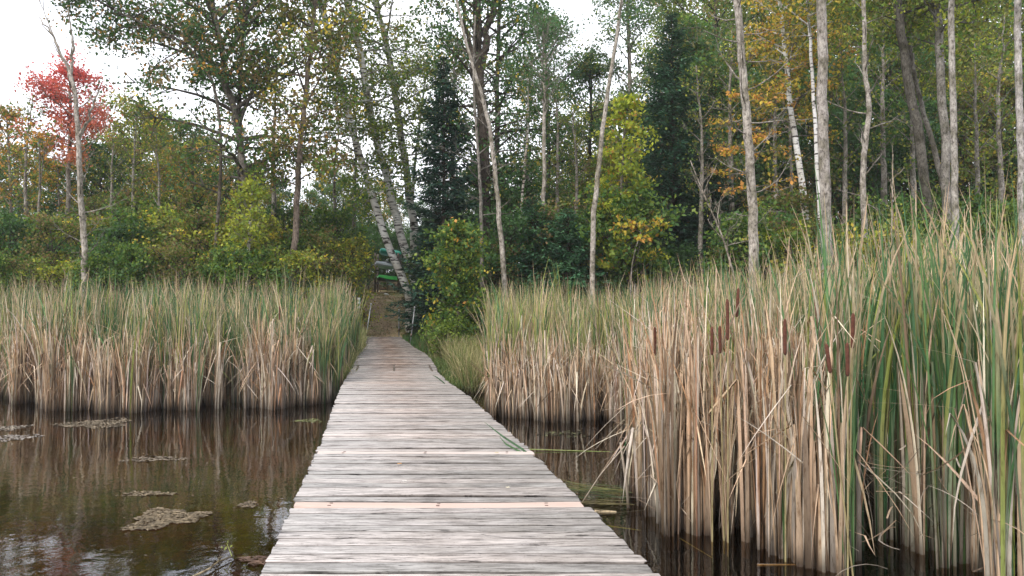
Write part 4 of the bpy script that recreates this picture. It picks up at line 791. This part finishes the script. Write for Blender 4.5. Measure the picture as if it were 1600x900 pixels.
def place(kind, px, Y, top_py=None, s=None, rot=None, label=None, group=None):
    root, lab, grp = protos[kind]; H0 = {'green': 11, 'dark': 10, 'olive': 10, 'amber': 9, 'tall': 19, 'tallolive': 18, 'slim': 12, 'shrub': 3.6, 'shrubdark': 4.2, 'shrubyel': 3.6, 'shrubolive': 3.8}[kind]
    x = (px-800)/F*Y; gz = float(terrain(x, Y))
    if top_py is not None: s = (EYE+(HOR-top_py)/F*Y-gz)/H0
    if kind not in used: o = root; used.add(kind)
    else:
        o = root.copy(); col.objects.link(o)
        for ch in root.children:
            c = ch.copy(); col.objects.link(c); c.parent = o
    o.location = (x, Y, gz); o.rotation_euler = (0, 0, rng.uniform(0, 6.28) if rot is None else rot); f = rng.uniform(.92, 1.12)
    o.scale = (s*f, s*f, s); tag(o, label or lab, None, group or grp); return o
rng = np.random.default_rng(9)
# skyline of the far wood: (px, Y, top pixel, kind)
far = [(-60,36,190,'olive'),(-20,34,250,'green'),(30,38,235,'amber'),(45,33,300,'dark'),(80,40,250,'green'),(105,34,290,'dark'),(150,42,235,'green'),(160,32,235,'dark'),(185,38,215,'olive'),
 (215,33,165,'olive'),(245,40,205,'olive'),(255,31,250,'amber'),(285,36,190,'green'),(300,30,235,'olive'),(330,42,220,'green'),(335,33,270,'amber'),(365,38,260,'green'),(400,44,265,'green'),(410,33,300,'olive'),
 (440,48,290,'dark'),(455,36,330,'green'),(485,42,300,'green'),(520,52,265,'green'),(535,40,285,'green'),(560,58,300,'olive'),(575,46,300,'dark'),(600,60,290,'amber'),(625,50,310,'green'),(650,44,320,'dark'),(690,48,290,'dark'),
 (725,40,300,'dark'),(745,52,265,'olive'),(780,44,290,'green'),(800,36,300,'olive'),(830,50,255,'green'),(850,36,320,'dark'),(880,42,240,'olive'),(905,34,300,'green'),(935,46,170,'olive'),(960,38,250,'green'),(1000,44,170,'green'),(1015,34,260,'dark'),
 (1060,46,-20,'tall'),(1080,38,120,'dark'),(1105,34,60,'green'),(1110,50,-80,'tallolive'),(1150,42,-60,'tall'),(1170,32,130,'green'),(1195,46,-100,'tallolive'),(1215,33,120,'dark'),(1240,40,-60,'tall'),(1285,48,-100,'tallolive'),(1300,33,110,'dark'),
 (1320,36,-60,'tallolive'),(1345,30,150,'dark'),(1365,44,-100,'tall'),(1385,34,60,'green'),(1400,38,-70,'tallolive'),(1430,48,-120,'tall'),(1445,31,170,'dark'),(1460,36,-60,'tallolive'),(1500,42,-100,'tall'),(1510,31,140,'olive'),(1535,36,-70,'tallolive'),
 (1570,30,120,'olive'),(1580,42,-110,'tall'),(1620,34,-90,'tallolive'),(1650,29,100,'dark'),(1700,34,-80,'tall')]
for px, Y, tp, kd in far: place(kd, px, Y, tp)
# bank shrubs: rows that close the view down to the reeds
row = []
for px in range(-60, 560, 46): row.append((px+rng.uniform(-12, 12), rng.uniform(23.5, 26), rng.uniform(335, 385), rng.choice(['shrub', 'shrubdark', 'shrubolive', 'shrubyel'], p=[.35, .25, .25, .15])))
for px in range(-40, 560, 50): row.append((px+rng.uniform(-12, 12), rng.uniform(28, 31), rng.uniform(310, 360), rng.choice(['shrub', 'shrubdark', 'shrubolive'], p=[.3, .45, .25])))
for px in range(-30, 520, 62): row.append((px+rng.uniform(-14, 14), rng.uniform(21.8, 22.6), rng.uniform(395, 418), rng.choice(['shrub', 'shrubolive', 'shrubyel'], p=[.5, .3, .2])))
for px in range(800, 1700, 48): row.append((px+rng.uniform(-12, 12), rng.uniform(24, 27), rng.uniform(315, 400), rng.choice(['shrub', 'shrubdark', 'shrubolive', 'shrubyel'], p=[.45, .15, .25, .15])))
for px in range(800, 1720, 52): row.append((px+rng.uniform(-12, 12), rng.uniform(29, 33), rng.uniform(250, 330), rng.choice(['shrub', 'shrubdark', 'shrubolive'], p=[.3, .5, .2])))
for px in range(1150, 1650, 60): row.append((px+rng.uniform(-12, 12), rng.uniform(21.8, 22.6), rng.uniform(330, 380), rng.choice(['shrub', 'shrubolive', 'shrubyel'], p=[.35, .45, .2])))
for px, Y in ((575, 36.8), (605, 36.6), (632, 37)): row.append((px, Y, 375, 'shrubdark'))
for px in (530, 565, 600, 640, 675, 710, 745): row.append((px, rng.uniform(38, 41), rng.uniform(335, 375), 'shrubdark'))
row = [(px, Y, (max(tp, 400) if 1000 < px < 1150 and Y < 28.5 else tp), ('shrub' if kd == 'shrubyel' and 980 < px < 1150 else kd)) for px, Y, tp, kd in row]
for px, Y, tp, kd in row: place(kd, px, Y, tp)
for px, Y, tp in [(35,28,150),(172,27,190),(205,29,170),(248,26.5,200),(425,29,90),(520,30,180),(556,31,120),(706,29,60),(822,30,80),(872,28,120),(903,27.5,160),(1035,30,60),(1100,26,100),(1142,28,40),(1212,27,60),(1325,26,60),(1382,28,0),(1428,26,40),(1530,25,60),(1562,27,20)]:
    place('slim', px, Y, tp)
for px, Y, tp, kd, lab in [(548, 33, 375, 'shrubdark', 'dark shrub closing the left side of the path head'), (535, 29, 385, 'shrubolive', 'olive shrub leaning over the path from the left'),
   (672, 31, 400, 'shrubdark', 'dark shrub between the rack and the fir boughs'), (655, 29.5, 425, 'shrubyel', 'low yellow tinged shrub at the right shoulder of the path'),
   (700, 26, 380, 'shrub', 'green shrub behind the tall bush right of the ramp'), (745, 24.5, 390, 'shrub', 'green shrub under the thin bare trunks'), (790, 24, 400, 'shrubolive', 'olive shrub at the end of the middle reed bed')]:
    place(kd, px, Y, tp, label=lab, group='shrubs around the path head')
# the tall bush right of the ramp, built on its own
g = np.random.default_rng(301); x0 = (715-800)/F*21.5
tree('leafy_bush', 'tall bright green bush dotted with yellow and orange leaves right of the ramp', 'shrub', (x0, 21.5, .3), [(0, 0, -.4), (.05, 0, 1), (-.05, 0, 2), (0, 0, 3.5)], .04, .01, 'bark', (.2, .17, .13), .25, 3.75, .92, 70, 7600, .11, [(G3, 3), (G1, 5), (G2, 4), (YG, .9), (YL, .45), (OR, .25)], g, spread=.22, el=(.1, .8))
g = np.random.default_rng(302)
tree('leafy_bush', 'low fresh green bush below the tall bush beside the dock', 'shrub', ((700-800)/F*20.5, 20.8, .15), [(0, 0, -.3), (0, 0, .9)], .02, .006, 'bark', (.2, .17, .13), .05, 1.0, .8, 26, 2200, .075, [(G3, 4), (G1, 4)], g, spread=.16)
g = np.random.default_rng(303)
tree('leafy_bush', 'golden leaved bush behind the right reeds near the crooked tree', 'shrub', ((1372-800)/F*17.8, 17.8, 0.), [(0, 0, -.3), (0, 0, 2.8)], .03, .008, 'bark', (.2, .17, .13), .6, 3.6, 1.25, 40, 3800, .10, [(YG, 3), (YL, 1.6), (OL, 3), (G3, 2)], g, spread=.2)

# ---------------------------------------------------------------- grasses on the bank
def grass(n, x0, x1, y0, y1, inside, h, w, cols, label, seed, zoff=0.0, bend=.9, S=5):
    g = np.random.default_rng(seed); P = scatter(g, n, x0, x1, y0, y1, inside); n = len(P); base = np.stack([P[:, 0], P[:, 1], terrain(P[:, 0], P[:, 1])-.02+zoff], -1)
    base[:, 2] = np.maximum(base[:, 2], .0); c = palette(g, cols, n)*g.uniform(.7, 1.3, (n, 1)); mb = MB()
    blades(mb, g, base+np.array([0, 0, .0]), h*g.uniform(.5, 1.2, n), w*g.uniform(.6, 1.3, n), g.uniform(0, 6.28, n), np.abs(g.normal(size=n))*.2, np.abs(g.normal(size=n))*bend, g.uniform(1, 2.2, n), np.full(n, 2.), np.zeros(n), c*.8, c, c*1.1, S, False)
    tag(mb.build('grass', M['blade']), label, 'grass', kind='stuff')
DRf = lambda y: np.interp(y, DY, DR); DLf = lambda y: np.interp(y, DY, DL)
grass(8000, -3.2, -.3, 15.5, 22, lambda x, y: (x > DRf(y)+.45) & (x < -.35+.0*y) & (y > 15.8+.5*np.sin(x*3)), .85, .011, [((.42, .36, .2), 4), ((.25, .26, .1), 3), ((.12, .18, .05), 2)], 'tan and green bank grass between the dock and the right reeds', 401)
grass(5200, -3.4, -.9, 15.6, 20.5, lambda x, y: (x > DRf(y)+.03) & (x < DRf(y)+1.0), .24, .012, [((.10, .17, .05), 4), ((.14, .2, .06), 3), ((.3, .28, .12), 1)], 'short green grass along the right edge of the far dock', 402)
grass(5200, -5, -1.2, 22, 29, lambda x, y: (x > np.where(y < 25.7, DRf(y)+.05, pc(y)+.9)) & (x < pc(y)+3.0), .24, .013, [((.06, .15, .04), 4), ((.10, .18, .06), 3)], 'fresh green grass right of the ramp poles', 403)
grass(2600, -5.6, -3.4, 15.6, 24.8, lambda x, y: (x < DLf(y)-.02) & (x > DLf(y)-.4), .5, .011, [((.16, .2, .07), 4), ((.42, .38, .2), 3)], 'long grass leaning over the left edge of the far dock', 404, .1)
grass(6500, -6.9, -3.2, 25.8, 35, lambda x, y: (np.abs(x-pc(y)) < 1.3) & (field(x, y, 1.0, 2) > -.05-.5*(np.abs(x-pc(y)) > .8)), .12, .012, [((.10, .14, .04), 4), ((.2, .18, .08), 2)], 'sparse short grass growing on the dirt path', 405)
grass(9000, -16, 16, 21.5, 26, lambda x, y: (np.abs(x-pc(y)) > 1.4) & ((y > 26) | (x < DLf(y)-.25) | (x > DRf(y)+.25)), .5, .014, [((.08, .12, .04), 4), ((.16, .17, .07), 3), ((.3, .25, .13), 1)], 'rough grass on the bank behind the cattails', 406)
# fallen leaves on path and bank
g = np.random.default_rng(500); n = 2600; X = g.uniform(-8, -2.5, n); Y = g.uniform(25.5, 36, n); mb = MB()
leafset(mb, np.stack([X, Y, terrain(X, Y)+.06], -1), g.uniform(.04, .09, n), palette(g, [((.3, .2, .1), 4), ((.42, .3, .12), 2), ((.2, .12, .07), 3)], n)*g.uniform(.6, 1.2, (n, 1)), .4, None, g, 3)
tag(mb.build('leaf_litter', M['leaf']), 'brown fallen leaves scattered over the dirt path and bank', 'leaf litter', kind='stuff')
for k_ in list(protos):
    if k_ not in used:
        r_ = protos[k_][0]
        for ch in list(r_.children): bpy.data.objects.remove(ch)
        bpy.data.objects.remove(r_)
